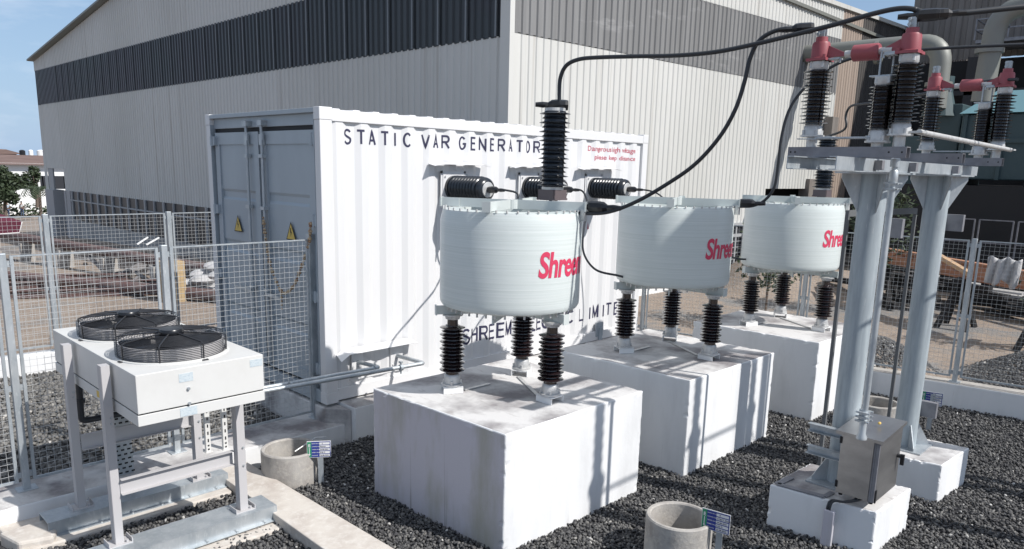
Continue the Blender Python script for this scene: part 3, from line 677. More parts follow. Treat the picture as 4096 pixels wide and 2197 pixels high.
# ------------------------------------------------------------------ cables
def cable(label, pts, r=.013, lugs=()):
    t = thing('power_cable', label, 'cable', pts[0], 'black power cables')
    MB().tube(spline(pts, 8), r, 10).build('sheath', blk, t, smooth=True)
    for p, dd, s in lugs:
        p, dd = Vector(p), Vector(dd).normalized()
        bt = MB().tube([p-dd*.06*s, p-dd*.04*s, p+dd*.02*s, p+dd*.05*s, p+dd*.075*s, p+dd*.11*s, p+dd*.16*s], [.032*s, .036*s, .037*s, .034*s, .017*s, .020*s, .015*s], 8)
        bt.build('boot', blk_plastic, t)
    return t
HB = Vector((1.15, -4.70, 3.34)); HA = Vector((1.15, -4.16, 3.33))
def P3(px, py, f):  # point on the picture ray at plan distance f along the straight plan line of the cable
    return None
def along(pix, a, b):
    """cable control points: picture rays meet the vertical plane through plan points a and b"""
    a, b = np.array(a[:2], float), np.array(b[:2], float); n = np.array((-(b-a)[1], (b-a)[0])); out = []
    for px, py in pix:
        v = CF+CR*((px*KP-2048)/FPX)-CU*((py*KP-1270.2)/FPX); t = ((a-CAM[:2])@n)/(v[:2]@n); out.append(tuple(CAM+v*t))
    return out
pa1 = (.659, -2.33)
cable('thick cable rising from the nearest post insulator to the red switch head', along([(1408, 275), (1407, 235), (1410, 195), (1425, 165), (1455, 150), (1500, 145), (1600, 142), (1700, 140), (1800, 131), (1900, 111), (2000, 87), (2100, 62), (2200, 34), (2260, 22), (2300, 24), (2330, 36)], pa1, (1.15, -4.70)), .0155,
      [((pa1[0]+.02, pa1[1]-.02, 2.862), (-.55, .55, 0), 1.15), (tuple(along([(2335, 38)], pa1, (1.15, -4.70))[0]), (-.25, .97, 0), 1.)])
c2s = (.424+.64*.454, -2.11-.64*.891)
cable('cable sweeping from the nearest drum up to the left red switch head', along([(1425, 531), (1470, 537), (1530, 534), (1600, 508), (1680, 462), (1750, 412), (1810, 345), (1850, 275), (1873, 205), (1886, 150), (1908, 105), (1945, 80), (1990, 72), (2040, 73)], c2s, (1.15, -4.16)), .0145,
      [((c2s[0]+.03, c2s[1]-.03, 2.095), (.2, -.9, 0), 1.25), (tuple(along([(2022, 72)], c2s, (1.15, -4.16))[0]), (-.55, .8, -.05), 1.)])
c3s = (2.657+.64*.454, -2.225-.64*.891)
cable('cable from the middle drum looping up behind the left switch insulator', along([(1828, 520), (1860, 520), (1895, 518), (1925, 503), (1948, 470), (1958, 410), (1965, 350), (1982, 285), (2012, 235), (2060, 190), (2120, 155), (2200, 135), (2290, 127), (2400, 120), (2576, 112), (2700, 108)], c3s, (3.6, -4.5)), .014,
      [((c3s[0]+.02, c3s[1]-.02, 2.10), (.2, -.9, 0), 1.1)])
c4s = (5.206, -2.635)
cable('cable from the farthest post insulator curving up behind the switch insulators', along([(2078, 345), (2125, 325), (2128, 290), (2140, 268), (2170, 262), (2230, 255), (2330, 235), (2480, 205), (2560, 200)], c4s, (3.75, -4.5)), .013, [])
cable('heavy cable leaving the right red switch head toward the right edge', along([(2300, 24), (2340, 36), (2420, 33), (2500, 25), (2576, 17), (2760, 0)], (1.15, -4.7), (1.9, -5.7)), .017, [(tuple(along([(2362, 36)], (1.15, -4.7), (1.9, -5.7))[0]), (.5, -.85, .05), .9)])
b1, b2, b3 = ((xb, -.56, 2.148) for xb in (1.655, 2.875, 4.145))
cable('thin lead from the leftmost wall bushing bending down behind the nearest drum', [(1.655, -.62, 2.15), (1.72, -.76, 2.15), (1.80, -.86, 2.10), (1.66, -.88, 1.9), (1.2, -1.2, 1.75), (.8, -1.53, 1.6)], .011, [((1.66, -.62, 2.15), (.1, -1, 0), 1.0)])
cable('lead from the middle wall bushing looping down to the middle drum', [(2.875, -.62, 2.15), (2.90, -.82, 2.14), (2.78, -1.0, 1.98), (2.42, -1.25, 1.75), (2.12, -1.5, 1.55), (2.05, -1.72, 1.40), (2.12, -1.95, 1.36), (2.16, -2.0, 1.345)], .011, [((2.88, -.62, 2.15), (.05, -1, 0), 1.0)])
cable('lead from the rightmost wall bushing running to the farthest drum', [(4.145, -.62, 2.15), (4.22, -.85, 2.14), (4.32, -1.0, 2.05), (4.5, -1.3, 1.7), (4.48, -1.7, 1.42), (4.44, -2.0, 1.38), (4.52, -2.08, 1.37)], .011, [((4.15, -.62, 2.15), (.08, -1, 0), 1.0)])
# ------------------------------------------------------------------ disconnector on two poles
dt = thing('disconnector', 'high voltage switch with red heads on two galvanised poles', 'switch', (1.95, -4.31, 0))
PO = [(1.949, -4.313), (3.251, -4.394)]
for x, y in PO:
    po = MB().lathe([(.096, .012), (.094, 2.395)], (x, y, 0), n=36).build('pole', pole_galv, dt, smooth=True)
    MB().box(x-.19, x+.19, y-.19, y+.19, .002, .014).build('base_plate', steel_galv, po)
    g_ = MB()
    for k in range(4):
        a = math.radians(38+90*k); c, s = math.cos(a), math.sin(a)
        for z0, z1, wide0, wide1 in ((.014, .22, .21, .10), (2.395, 2.12, .23, .098)):
            n_ = Vector((-s, c, 0))*.004; A_ = Vector((x+.09*c, y+.09*s, z0)); B_ = Vector((x+wide0*c, y+wide0*s, z0)); C_ = Vector((x+wide1*c, y+wide1*s, z1)); D_ = Vector((x+.09*c, y+.09*s, z1)); E_ = Vector((x+wide0*c, y+wide0*s, z0+(z1-z0)*.12))
            g_.add([p+n_ for p in (A_, B_, E_, C_, D_)]+[p-n_ for p in (A_, B_, E_, C_, D_)], [(0, 1, 2, 3, 4), (9, 8, 7, 6, 5)]+[(i, (i+5), (i+1) % 5+5, (i+1) % 5) for i in range(5)])
    each(g_, 'gusset', steel_galv, po)
    MB().box(x-.21, x+.21, y-.21, y+.21, 2.396, 2.408).build('top_plate', steel_galv, po)
for y, sd in ((-4.50, -1), (-4.20, 1)):
    MB().channel((.72, y, 2.449), (3.98, y, 2.449), .045, .08, .006, side=sd).build('cross_channel', steel_galv, dt)
spl = MB()
for x in (1.35, 2.05, 3.15): spl.box(x, x+.05, -4.5-.052, -4.5-.004, 2.418, 2.480)
each(spl, 'splice_plate', steel_dark, dt)
for x in (1.15, 2.40, 3.62):
    bb = MB().channel((x+.032, -4.76, 2.524), (x+.032, -4.02, 2.524), .04, .066, .005, side=1).channel((x-.032, -4.76, 2.524), (x-.032, -4.02, 2.524), .04, .066, .005, side=-1) if False else MB()
    bb.bar((x-.034, -4.76, 2.524), (x-.034, -4.02, 2.524), .005, .066).bar((x+.034, -4.76, 2.524), (x+.034, -4.02, 2.524), .005, .066).bar((x, -4.76, 2.5545), (x, -4.02, 2.5545), .0625, .005)
    bo_ = bb.build('base_beam', steel_dark, dt)
    for yy in (-4.735, -4.66, -4.07, -4.04): MB().cyl((x-.0366, yy, 2.524), (x-.0372, yy, 2.524), .006, n=10).build('bolt_hole', void_m, bo_)
def switch_phase(x, dz):
    def ins(y, z0, z1, head, sR=.093, nsh=15):
        q = MB(); sheds(q, (x, y, 0), z0, z1, sR, .053, nsh, .86, 26, .20); io = q.build('insulator', porc_dark, dt, smooth=True)
        c = MB().lathe([(.057, z0-.065), (.057, z0-.012), (.05, z0)], (x, y, 0), n=22).lathe([(.075, z0-.078), (.075, z0-.066)], (x, y, 0), n=22)
        c.lathe([(.035, 2.557), (.035, z0-.078)], (x, y, 0), n=14)
        tcp = MB().lathe([(.048, z1-.004), (.055, z1+.01), (.055, z1+.05)], (x, y, 0), n=22)
        for k in range(4): a = PI/4+k*PI/2; c.cyl((x+.06*math.cos(a), y+.06*math.sin(a), z0-.066), (x+.06*math.cos(a), y+.06*math.sin(a), z0-.035), .010, n=8); tcp.cyl((x+.05*math.cos(a), y+.05*math.sin(a), z1+.01), (x+.05*math.cos(a), y+.05*math.sin(a), z1+.052), .012, n=8)
        c.build('base_cap', alu, io, smooth=True); tcp.build('top_cap', alu, io, smooth=True)
        return io
    zt = 3.045+dz
    a = ins(-4.16, 2.70, zt, 1); b_ = ins(-4.70, 2.70, zt, 1); m_ = ins(-4.575, 2.66, 2.925+dz, 0, .082, 14)
    for y, s in ((-4.16, -1), (-4.70, 1)):
        z = zt+.052
        h = MB().lathe([(.066, z), (.068, z+.018), (.058, z+.022), (.055, z+.105), (.050, z+.118)], (x, y, 0), n=24).lathe([(.038, z+.113), (.036, z+.150)], (x, y, 0), n=20)
        h.box(x-.068, x+.068, y-.064, y+.064, z, z+.016)
        h.add([(x-.014, y+s*.04, z+.022), (x+.014, y+s*.04, z+.022), (x+.014, y+s*.17, z+.022), (x-.014, y+s*.17, z+.022), (x-.012, y+s*.04, z+.10), (x+.012, y+s*.04, z+.10), (x+.012, y+s*.17, z+.036), (x-.012, y+s*.17, z+.036)],
              [(0, 1, 2, 3), (7, 6, 5, 4), (0, 4, 5, 1), (1, 5, 6, 2), (2, 6, 7, 3), (3, 7, 4, 0)])
        for sx in (-.055, .055): h.cyl((x+sx, y+s*.05, z+.0), (x+sx, y+s*.05, z+.035), .012, n=8)
        ho = h.build('red_head', red_metal, dt, smooth=True)
        tm = MB().box(x-.022, x-.014, y-.022, y+.022, z+.15, z+.21).box(x+.014, x+.022, y-.022, y+.022, z+.15, z+.21)
        for zz in (.165, .195): tm.cyl((x-.045, y+.01, z+zz), (x+.045, y+.01, z+zz), .006, n=6).cyl((x-.046, y+.01, z+zz), (x-.038, y+.01, z+zz), .011, n=6)
        tm.build('terminal_pad', steel_galv, ho)
        MB().box(x-.03, x+.03, y+s*.10-.035, y+s*.10+.035, z+.004, z+.014).cyl((x-.02, y+s*.14, z-.012), (x-.02, y+s*.14, z+.01), .008, n=8).cyl((x+.02, y+s*.12, z-.012), (x+.02, y+s*.12, z+.01), .008, n=8).build('contact_plate', steel_galv, ho)
    z = zt+.085
    MB().cyl((x, -4.32, z), (x, -4.60, z), .021, n=18).build('blade', alu, dt, smooth=True)
    MB().lathe([(.036, -.001), (.050, .008), (.050, .150), (.044, .160)], (x, -4.365, z), (0, -1, 0), 26).box(x-.005, x+.005, -4.53, -4.50, z-.052, z).build('red_drum', red_metal, dt, smooth=True)
    r = MB().cyl((x-.02, -4.545, 2.98+dz), (x-.02, -4.545, z), .006, n=8).cyl((x+.02, -4.605, 2.98+dz), (x+.02, -4.605, z-.03), .006, n=8).box(x-.03, x+.03, -4.65, -4.49, 2.978+dz, 2.986+dz).box(x-.02, x+.02, -4.62, -4.56, z-.018, z-.008)
    r.build('lift_rod', steel_galv, dt)
switch_phase(1.15, 0.0); switch_phase(3.62, .035)
# levers, link rods
lk = MB().cyl((1.10, -4.20, 2.612), (1.12, -4.52, 2.612), .008, n=10).cyl((1.18, -4.62, 2.63), (1.10, -4.52, 2.612), .013, n=10).bar((1.06, -4.10, 2.606), (1.10, -4.21, 2.606), .03, .006).bar((1.16, -4.56, 2.645), (1.22, -4.60, 2.645), .03, .006)
lk.cyl((3.60, -4.22, 2.612), (3.62, -4.44, 2.612), .006, n=10).box(3.60, 3.64, -4.52, -4.44, 2.604, 2.607).box(3.60, 3.64, -4.52, -4.44, 2.617, 2.620).box(3.597, 3.601, -4.52, -4.44, 2.604, 2.62).cyl((3.62, -4.52, 2.612), (3.60, -4.68, 2.612), .006, n=10)
lk.build('link_rod', steel_galv, dt)
MB().cyl((1.17, -4.80, 2.645), (3.64, -4.80, 2.625), .017, n=14).box(1.13, 1.21, -4.83, -4.70, 2.638, 2.65).box(3.60, 3.68, -4.83, -4.70, 2.62, 2.632).lathe([(.022, 0), (.022, .008)], (2.4, -4.80, 2.634), (1, 0, 0), 14).build('coupling_tube', alu, dt, smooth=True)
ox, oy = 1.35, -4.63
ro = MB().cyl((ox, oy, .66), (ox, oy, 2.30), .0215, n=18).cyl((ox, oy, 2.30), (ox, oy, 2.49), .017, n=14).build('operating_tube', steel_galv, dt, smooth=True)
cl = MB().lathe([(.029, 2.44), (.029, 2.49), (.022, 2.495)], (ox, oy, 0), n=16).lathe([(.020, 2.33), (.027, 2.34), (.027, 2.41), (.02, 2.42)], (ox, oy, 0), n=16)
for z in (2.30, 2.335, .735, .765, .795):
    cl.box(ox-.045, ox+.045, oy-.030, oy+.030, z-.006, z+.006)
    for sx in (-.035, .035): cl.cyl((ox+sx, oy-.045, z), (ox+sx, oy+.045, z), .007, n=6)
cl.lathe([(.035, .60), (.035, .615), (.024, .64), (.024, .80)], (ox, oy, 0), n=16)
cl.build('coupling', steel_galv, ro, smooth=True)
# brackets on the poles, flat straps and rails
for (x, y), z0 in ((PO[0], 2.02), (PO[1], 2.02), (PO[1], .36)):
    w = .13 if z0 > 1 else .10
    q = MB().box(x+.07, x+.075, y-.205, y-.05, z0-.08, z0+.06).box(x+.0752, x+.125, y-.205, y-.200, z0-.08, z0+.06).box(x+.0752, x+.125, y-.1998, y-.07, z0+.055, z0+.06).box(x+.0752, x+.125, y-.1998, y-.07, z0-.08, z0-.075)
    q.build('pole_bracket', steel_dark, dt)
PS = [W(2103, 800, 'y', -3.98), W(2268, 800, 'y', -4.12)]
strap_m = mat('dark weathered flat', (.13, .135, .14), .6)
MB().bar((PS[0][0], PS[0][1], 2.08), (PS[1][0], PS[1][1], 2.08), .03, .05).build('cross_rail', strap_m, dt)
q = MB()
for x, y in (((PO[0][0]-.02), -4.06), ((PO[1][0]-.02), -4.14)): q.bar((x, y, 1.9), (x, y, G), .04, .006) if False else None
s1 = W(2078, 1062, 'z', G); s2_ = W(2243, 1036, 'z', G)
MB().bar((3.02, -3.52, 2.02), (3.02, -3.52, G), .05, .006, (0, 1, 0)).build('earth_strap', steel_dark, dt) if False else None
for p in (W(2103, 800, 'y', -3.98), W(2268, 800, 'y', -4.12)):
    MB().box(p[0]-.014, p[0]+.014, p[1]-.014, p[1]+.014, G, 2.10).build('earth_strap', strap_m, dt)
# control cabinet
cb = thing('control_cabinet', 'stainless steel control cabinet fixed to the left pole above its plinth', 'cabinet', (1.74, -4.57, .06))
X0, X1, Y0, Y1, Z0, Z1 = 1.56, 2.03, -4.70, -4.425, .075, .555
MB().box(X0+.012, X1, Y0, Y1, Z0, Z1-.001).build('body', ss, cb, bevel=.003)
MB().box(X0, X0+.010, Y0+.045, Y1-.002, Z0+.004, Z1-.01).build('door', ss, cb, bevel=.002)
MB().box(X0-.004, X0+.0115, Y0+.004, Y0+.026, Z0+.004, Z1-.012).box(X0+.002, X0+.0115, Y0+.029, Y0+.042, Z0, Z1-.012).build('door_strip', steel_dark, cb)
MB().add([(X0-.03, Y0-.02, Z1+.002), (X1+.01, Y0-.02, Z1+.035), (X1+.01, Y1+.03, Z1+.035), (X0-.03, Y1+.03, Z1+.002), (X0-.03, Y0-.02, Z1-.022), (X1+.01, Y0-.02, Z1+.012), (X1+.01, Y1+.03, Z1+.012), (X0-.03, Y1+.03, Z1-.022)],
         [(0, 1, 2, 3), (7, 6, 5, 4), (0, 4, 5, 1), (1, 5, 6, 2), (2, 6, 7, 3), (3, 7, 4, 0)]).cyl((X0-.03, Y0+.05, Z1-.01), (X0-.036, Y0+.05, Z1-.01), .006, n=8).cyl((X0-.03, Y1-.02, Z1-.01), (X0-.036, Y1-.02, Z1-.01), .006, n=8).build('cabinet_roof', ss, cb)
MB().cyl((X1-.06, Y0, .335), (X1-.06, Y0-.03, .335), .016, n=14).box(X1-.072, X1-.048, Y0-.05, Y0-.026, .27, .35).build('handle', blk_plastic, cb)
hg = MB()
for z in (.12, .46): hg.box(X0-.004, X0+.012, Y1-.012, Y1+.006, z, z+.05)
hg.box(X0+.005, X0+.03, Y0-.004, Y0+.0, Z0+.0, Z0+.10).build('hinge', blk_plastic, cb)
ft = MB()
for yy in (Y0+.03, Y1-.03): ft.cyl((X0+.03, yy, Z0), (X0+.03, yy, Z0-.018), .014, n=10)
each(ft, 'cable_gland', blk_plastic, cb)
br = MB()
for z in (.27, .45): br.channel((1.80, -4.42, z), (1.80, -4.10, z), .05, .065, .005, side=-1)
br.build('mounting_arm', steel_galv, cb)
t = thing('control_cable', 'black cables from under the steel cabinet down the plinth face', 'cable', (1.58, -4.60, .07))
for k, dy in enumerate((0, .018)):
    MB().tube(spline([(1.62+.03*k, -4.58-dy*3, .078), (1.565, -4.56-dy, .055), (1.54, -4.50+.0*dy, .028), (1.525+.004*k, -4.44+dy, .018), (1.50, -4.425+dy, -.02), (1.497, -4.424+dy, -.12), (1.493, -4.424+dy, -.33)], 8), .0085, 8).build('sheath', blk, t, smooth=True)
MB().box(1.480, 1.512, -4.465, -4.385, -.34, -.05).build('conduit', wash_dirty, t, bevel=.008)
yb = MB().ball((1.80, -4.60, .60), .012, (1.3, 1, .9)); tag(yb.build('dried_flower', mat('dry yellow petals', (.6, .42, .12), .8)), 'small yellow flower lying on the steel cabinet roof', 'flower')
fr = MB()
c_ = [(1.46, -3.99), (1.53, -4.36)]
fr.bar((1.53, -4.0, .008), (1.575, -4.35, .008), .05, .008).bar((1.53, -4.0, .008), (1.74, -4.02, .008), .05, .008).bar((1.575, -4.35, .008), (1.70, -4.36, .008), .04, .007)
tag(fr.build('angle_frame', steel_dark), 'loose angle iron frame lying on the low plinth by the cabinet', 'frame')

# ------------------------------------------------------------------ a second pole structure just outside the picture (its shadows fall on the plinths)
def surge_post(x, y, lab):
    t = thing('arrester_post', lab, 'post', (x, y, G), 'arrester posts just outside the picture')
    MB().lathe([(.075, G-.1), (.075, 3.30), (.10, 3.31), (.10, 3.33)], (x, y, 0), n=20).build('pole', pole_galv, t, smooth=True)
    q = MB(); sheds(q, (x, y, 0), 3.33, 4.1, .062, .034, 14); q.cyl((x, y, 4.1), (x, y, 4.25), .015, n=8); q.build('arrester', porc, t, smooth=True)
    MB().tube([(x+.03, y-.02, 3.12), (x+.10, y-.02, 3.10), (x+.15, y-.02, 2.98), (x+.12, y-.02, 2.85), (x+.05, y-.02, 2.82)], .009, 6).build('lead', blk, t, smooth=True)
for x, lb in ((1.72, 'left arrester post out of the picture'), (2.98, 'middle arrester post out of the picture'), (4.02, 'right arrester post out of the picture')): surge_post(x, -6.36, lb)
t = thing('unseen_shadow_tank', 'added unseen transformer on a tall post outside the picture', 'shadow caster', (4.30, -6.5, G))  # unseen tank and platform added to cast shade on the middle drum
MB().lathe([(.07, G-.1), (.07, 4.85)], (4.30, -6.5, 0), n=16).build('post', pole_galv, t, smooth=True)
MB().box(3.22, 4.40, -6.72, -6.28, 4.85, 4.93).build('platform', steel_galv, t)
MB().lathe([(.33, 4.93), (.36, 5.0), (.36, 5.55), (.30, 5.66), (.12, 5.70)], (3.60, -6.5, 0), n=32).build('tank', ac_frame, t, smooth=True)
tag(MB().cyl((1.72, -6.36, 3.25), (4.02, -6.36, 3.25), .014, n=8).build('tie_bar', steel_galv), 'thin tie bar joining the arrester posts', 'bar')


# ------------------------------------------------------------------ mesh fences
wire_m = mat('bright galvanised wire', (.50, .51, .51), .5, .2)
def fence(label, a, b, z0, z1, posts, cell=.05, group='welded mesh fences round the switchyard', gap=.06, wire=.0012, rails=(), m=None, pside=None, postw=.05):
    """a,b plan ends; posts: distances along the run; panels between consecutive posts"""
    a, b = Vector((*a, 0)), Vector((*b, 0)); Ln = (b-a).length; e = (b-a)/Ln; n = Vector((-e.y, e.x, 0))
    t = thing('mesh_fence', label, 'fence', (a.x, a.y, z0), group)
    for d_ in posts:
        p = a+e*d_
        q = MB().box(p.x-postw/2, p.x+postw/2, p.y-postw/2, p.y+postw/2, z0, z1+.02); q.box(p.x-.07, p.x+.07, p.y-.06, p.y+.06, z0, z0+.008)
        po = q.build('post', steel_galv, t, bevel=.003)
        c = MB()
        for zz in (z1-.06, z0+.82, z0+.12):
            for s in (-1, 1): c.bar(p+e*s*.02+Vector((0, 0, zz)), p+e*s*.075+Vector((0, 0, zz)), .006, .045)
            c.cyl(p+e*.055-n*.012+Vector((0, 0, zz)), p+e*.055+n*.012+Vector((0, 0, zz)), .009, n=6)
        c.build('clip', steel_galv, po)
    ends = list(posts)
    for i in range(len(ends)-1):
        s0, s1 = ends[i]+gap, ends[i+1]-gap
        if s1-s0 < .1: continue
        q = MB(); nw = max(2, round((s1-s0)/cell)); nh = round((z1-z0-.10)/cell); Zb, Zt = z0+.08, z1-.01
        for k in range(nw+1):
            p = a+e*(s0+(s1-s0)*k/nw); q.bar((p.x, p.y, Zb), (p.x, p.y, Zt), wire*1.7, wire*1.7, n)
        for k in range(nh+1):
            z = Zb+(Zt-Zb)*k/nh; p0 = a+e*s0-n*.004; p1 = a+e*s1-n*.004
            q.bar((p0.x, p0.y, z), (p1.x, p1.y, z), wire*1.9, wire*1.9)
        po = q.build('mesh_panel', wire_m, t)
        fr_ = MB()
        for s_ in (s0, s1): p = a+e*s_; fr_.bar((p.x, p.y, Zb-.015), (p.x, p.y, Zt+.012), .022, .022, n)
        p0, p1 = a+e*s0, a+e*s1
        fr_.bar((p0.x, p0.y, Zt+.006), (p1.x, p1.y, Zt+.006), .012, .012); fr_.bar((p0.x, p0.y, Zb-.006), (p1.x, p1.y, Zb-.006), .016, .020)
        fr_.build('panel_frame', steel_galv, po)
    return t
fence('near mesh fence ending at the container corner, behind the cooling unit', (-5.4, .22), (.02, .22), -.185, 1.645, (0, 1.42, 2.84, 4.0, 5.42), group='welded mesh fences round the switchyard')
fence('far mesh fence on the left in front of the long warehouse', (-5.8, 4.54), (5.9, 4.54), -.10, 1.645, (0, 1.53, 3.06, 4.6, 6.12, 7.66, 9.2, 10.7), postw=.06)
e_ = Vector((rx(-7.6)-rx(-.45), -7.15, 0)).normalized()
r0 = (rx(-.45)+.10, -.42)
fence('right hand mesh fence with the open yard behind it', r0, (r0[0]+e_.x*7.2, r0[1]+e_.y*7.2), -.045, 1.68, (0.0, 1.85, 3.70, 5.55, 7.2))
fence('short mesh fence between the container end and the right hand fence', (5.46, -.02), (r0[0]-.05, -.30), -.045, 1.66, (0.0, .50))
gp_ = MB().box(-.035, .03, .19, .25, -.185, 1.70); tag(gp_.build('gate_post', steel_galv, bevel=.003), 'galvanised post standing against the container corner', 'post')

# ------------------------------------------------------------------ cooling unit
ac = thing('cooling_unit', 'white two fan cooling unit standing on a four legged steel frame', 'cooling unit', (-1.88, -.7, -.2))
bx = MB().box(-2.29, -1.452, -1.568, .17, .815, 1.066).build('casing', ac_white, ac, bevel=.004)
MB().box(-2.284, -1.458, -1.560, .16, .806, .815).build('seam', gasket_m, ac)
MB().box(-2.292, -1.450, -1.566, .172, .735, .806).build('bottom_tray', ac_white, ac, bevel=.003)
for yc in (-1.11, -.30):
    xc = -1.885
    fan = MB().lathe([(.365, 1.066), (.365, 1.074), (.345, 1.080)], (xc, yc, 0), n=48, cap=False).build('fan', ac_white, ac, smooth=True)
    MB().lathe([(.334, 1.068), (.334, 1.160), (.328, 1.160), (.328, 1.068)], (xc, yc, 0), n=48, cap=False).build('shroud', ac_frame, fan, smooth=True)
    gd = MB()
    for k in range(9): gd.tube([(xc+.352*math.cos(t_), yc+.352*math.sin(t_), 1.082+k*.0115) for t_ in np.linspace(0, 2*PI, 49)[:-1]], .0024, 4, True)
    for k in range(15):
        r_ = .345-k*.0165
        gd.tube([(xc+r_*math.cos(t_), yc+r_*math.sin(t_), 1.182+.026*(1-r_/.352)) for t_ in np.linspace(0, 2*PI, 41)[:-1]], .0019, 4, True)
    for k in range(8):
        a = k*PI/4+.2; c, s = math.cos(a), math.sin(a)
        gd.tube([(xc+.352*c, yc+.352*s, 1.072), (xc+.354*c, yc+.354*s, 1.178), (xc+.33*c, yc+.33*s, 1.188), (xc+.08*c, yc+.08*s, 1.208)], .0052, 6)
        if k % 2 == 0: gd.box(xc+.36*c-.02, xc+.36*c+.02, yc+.36*s-.02, yc+.36*s+.02, 1.0665, 1.074)
    gd.build('guard', guard_m, fan, smooth=True)
    MB().lathe([(.074, 1.165), (.078, 1.196), (.080, 1.20), (.080, 1.222), (.074, 1.232), (.01, 1.234)], (xc, yc, 0), n=28).build('hub', blk_plastic, fan, smooth=True)
    bl = MB()
    for k in range(5):
        a = k*2*PI/5+.5; pts = []
        for r_, w0, w1 in ((.07, -.45, .60), (.20, -.32, .80), (.325, -.10, 1.06)):
            for w_ in np.linspace(w0, w1, 5): pts.append((xc+r_*math.cos(a+w_), yc+r_*math.sin(a+w_), 1.115+.045*(w_-w0)/(w1-w0)))
        bl.add(pts, [(i*5+j, i*5+j+1, (i+1)*5+j+1, (i+1)*5+j) for i in range(2) for j in range(4)])
    bo = bl.build('blade', blk_plastic, fan, smooth=True); bo.modifiers.new('thick', 'SOLIDIFY').thickness = .006
    MB().lathe([(.34, 1.0665), (.0, 1.0668)], (xc, yc, 0), n=40, cap=False).build('fan_well_shade', void_m, fan)  # flat black disc, shade of the well put into its colour
MB().box(-2.12, -1.70, .02, .16, 1.066, 1.10).build('junction_box', ac_white, ac, bevel=.004)
st_ = MB().box(-2.03, -1.94, -1.5700, -1.5682, .972, 1.028).box(-2.035, -1.925, -1.5682, -1.5665, .742, .800).box(-1.55, -1.46, -1.570, -1.5682, .99, 1.04)
each(st_, 'sticker', sticker_m, ac)
MB().box(-2.2945, -2.2925, -.88, -.80, .755, .800).build('sticker', yellow_m, ac)
bo = MB()
for x, z in ((-1.975, .925), (-1.975, .825)): bo.cyl((x, -1.568, z), (x, -1.582, z), .010, n=8)
each(bo, 'bolt', steel_galv, ac)
legs = [(-2.335, -1.13, 1.055), (-2.345, -.365, 1.055), (-1.49, -1.215, .735), (-1.485, -.44, .735)]
for i, (x, y, zt) in enumerate(legs):
    q = MB()
    q.bar((x, y-.03, -.192), (x, y-.03, zt), .058, .004, (0, 1, 0)).bar((x-.027, y, -.192), (x-.027, y, zt), .004, .058, (0, 1, 0)).bar((x+.027, y, -.192), (x+.027, y, zt), .004, .058, (0, 1, 0)) if i > 1 else q.box(x-.026, x+.026, y-.036, y-.032, -.192, zt).box(x-.028, x-.024, y-.032, y+.034, -.192, zt).box(x-.024, x+.026, y+.030, y+.034, -.192, zt-.01).box(x-.024, x+.026, y-.032, y+.030, zt-.004, zt)
    if i > 1: q = MB().box(x-.030, x+.030, y-.034, y-.030, -.192, zt).box(x-.030, x-.026, y-.030, y+.034, -.192, zt).box(x-.026, x+.030, y+.030, y+.034, -.192, zt)
    lg = q.build('leg', ac_frame, ac)
    f = MB().box(x-.075, x+.075, y-.06, y+.055, -.199, -.192).box(x-.075, x-.069, y-.06, y+.055, -.192, -.165).box(x+.069, x+.075, y-.06, y+.055, -.192, -.165)
    f.cyl((x+.045, y-.04, -.192), (x+.045, y-.04, -.175), .010, n=6)
    f.build('foot', ac_frame, lg)
    bt = MB()
    for zz in ((.70, .66) if i < 2 else (.30, .16)): bt.cyl((x+.01, y-.036, zz), (x+.01, y-.044, zz), .008, n=6)
    each(bt, 'bolt', steel_galv, lg)
MB().channel((-2.31, -1.19, .245), (-1.515, -1.27, .235), .045, .10, .005, side=1).box(-2.32, -1.50, -1.182, -1.178, .20, .29).build('cross_member', ac_frame, ac) if False else None
MB().box(-2.305, -1.522, -1.165, -1.160, .16, .265).box(-2.305, -1.522, -1.200, -1.165, .262, .267).box(-2.305, -1.522, -1.200, -1.165, .158, .163).build('cross_member', ac_frame, ac)
MB().box(-2.315, -1.52, -.415, -.410, .26, .375).box(-2.315, -1.52, -.445, -.415, .372, .377).box(-2.315, -1.52, -.445, -.415, .258, .263).build('cross_member', ac_frame, ac)
for y0_, y1_ in ((-1.33, -1.08), (-.505, -.275)):
    x0_, x1_ = (-2.60, -1.27)
    q = MB().box(x0_, x1_, y0_, y1_, -.204, -.199).box(x0_, x1_, y0_, y0_+.005, -.300, -.204).box(x0_, x1_, y1_-.005, y1_, -.300, -.204).box(x0_, x1_, y0_-.035, y0_, -.305, -.300)
    for k in range(6): xx = x0_+.12+k*.22; q.cyl((xx, y0_-.02, -.30), (xx, y0_-.02, -.288), .009, n=6)
    q.build('base_channel', steel_galv, ac)
# slotted channel posts and cable tray behind the unit
for i, (x, y, lab) in enumerate(((-1.16, -.02, 'left of the two short slotted struts on the kerb'), (-1.02, -.05, 'right of the two short slotted struts on the kerb'))):
    x, y = ((-1.20, .02), (-1.06, -.02))[i]
    q = MB().box(x-.02, x+.02, y-.002, y+.002, -.185, .47).box(x-.022, x-.020, y, y+.03, -.185, .47).box(x+.020, x+.022, y, y+.03, -.185, .47).box(x-.03, x+.03, y-.012, y+.04, -.185, -.178)
    o = tag(q.build('slotted_strut', ac_white), lab, 'strut', 'slotted struts behind the cooling unit')
    q = MB()
    for k in range(8): q.box(x-.006, x+.006, y-.0035, y-.0022, -.09+k*.068, -.09+k*.068+.03)
    for k in range(2): q.box(x-.008, x+.008, y-.0035, y-.0022, -.165+k*.035, -.150+k*.035)
    q.build('slot', gasket_m, o)
tr_ = MB().box(-1.93, -1.90, -.16, .02, -.28, .60) if False else MB().box(-1.99, -1.84, .0, .004, -.31, .66).box(-1.99, -1.986, .004, .04, -.31, .66).box(-1.844, -1.84, .004, .04, -.31, .66)
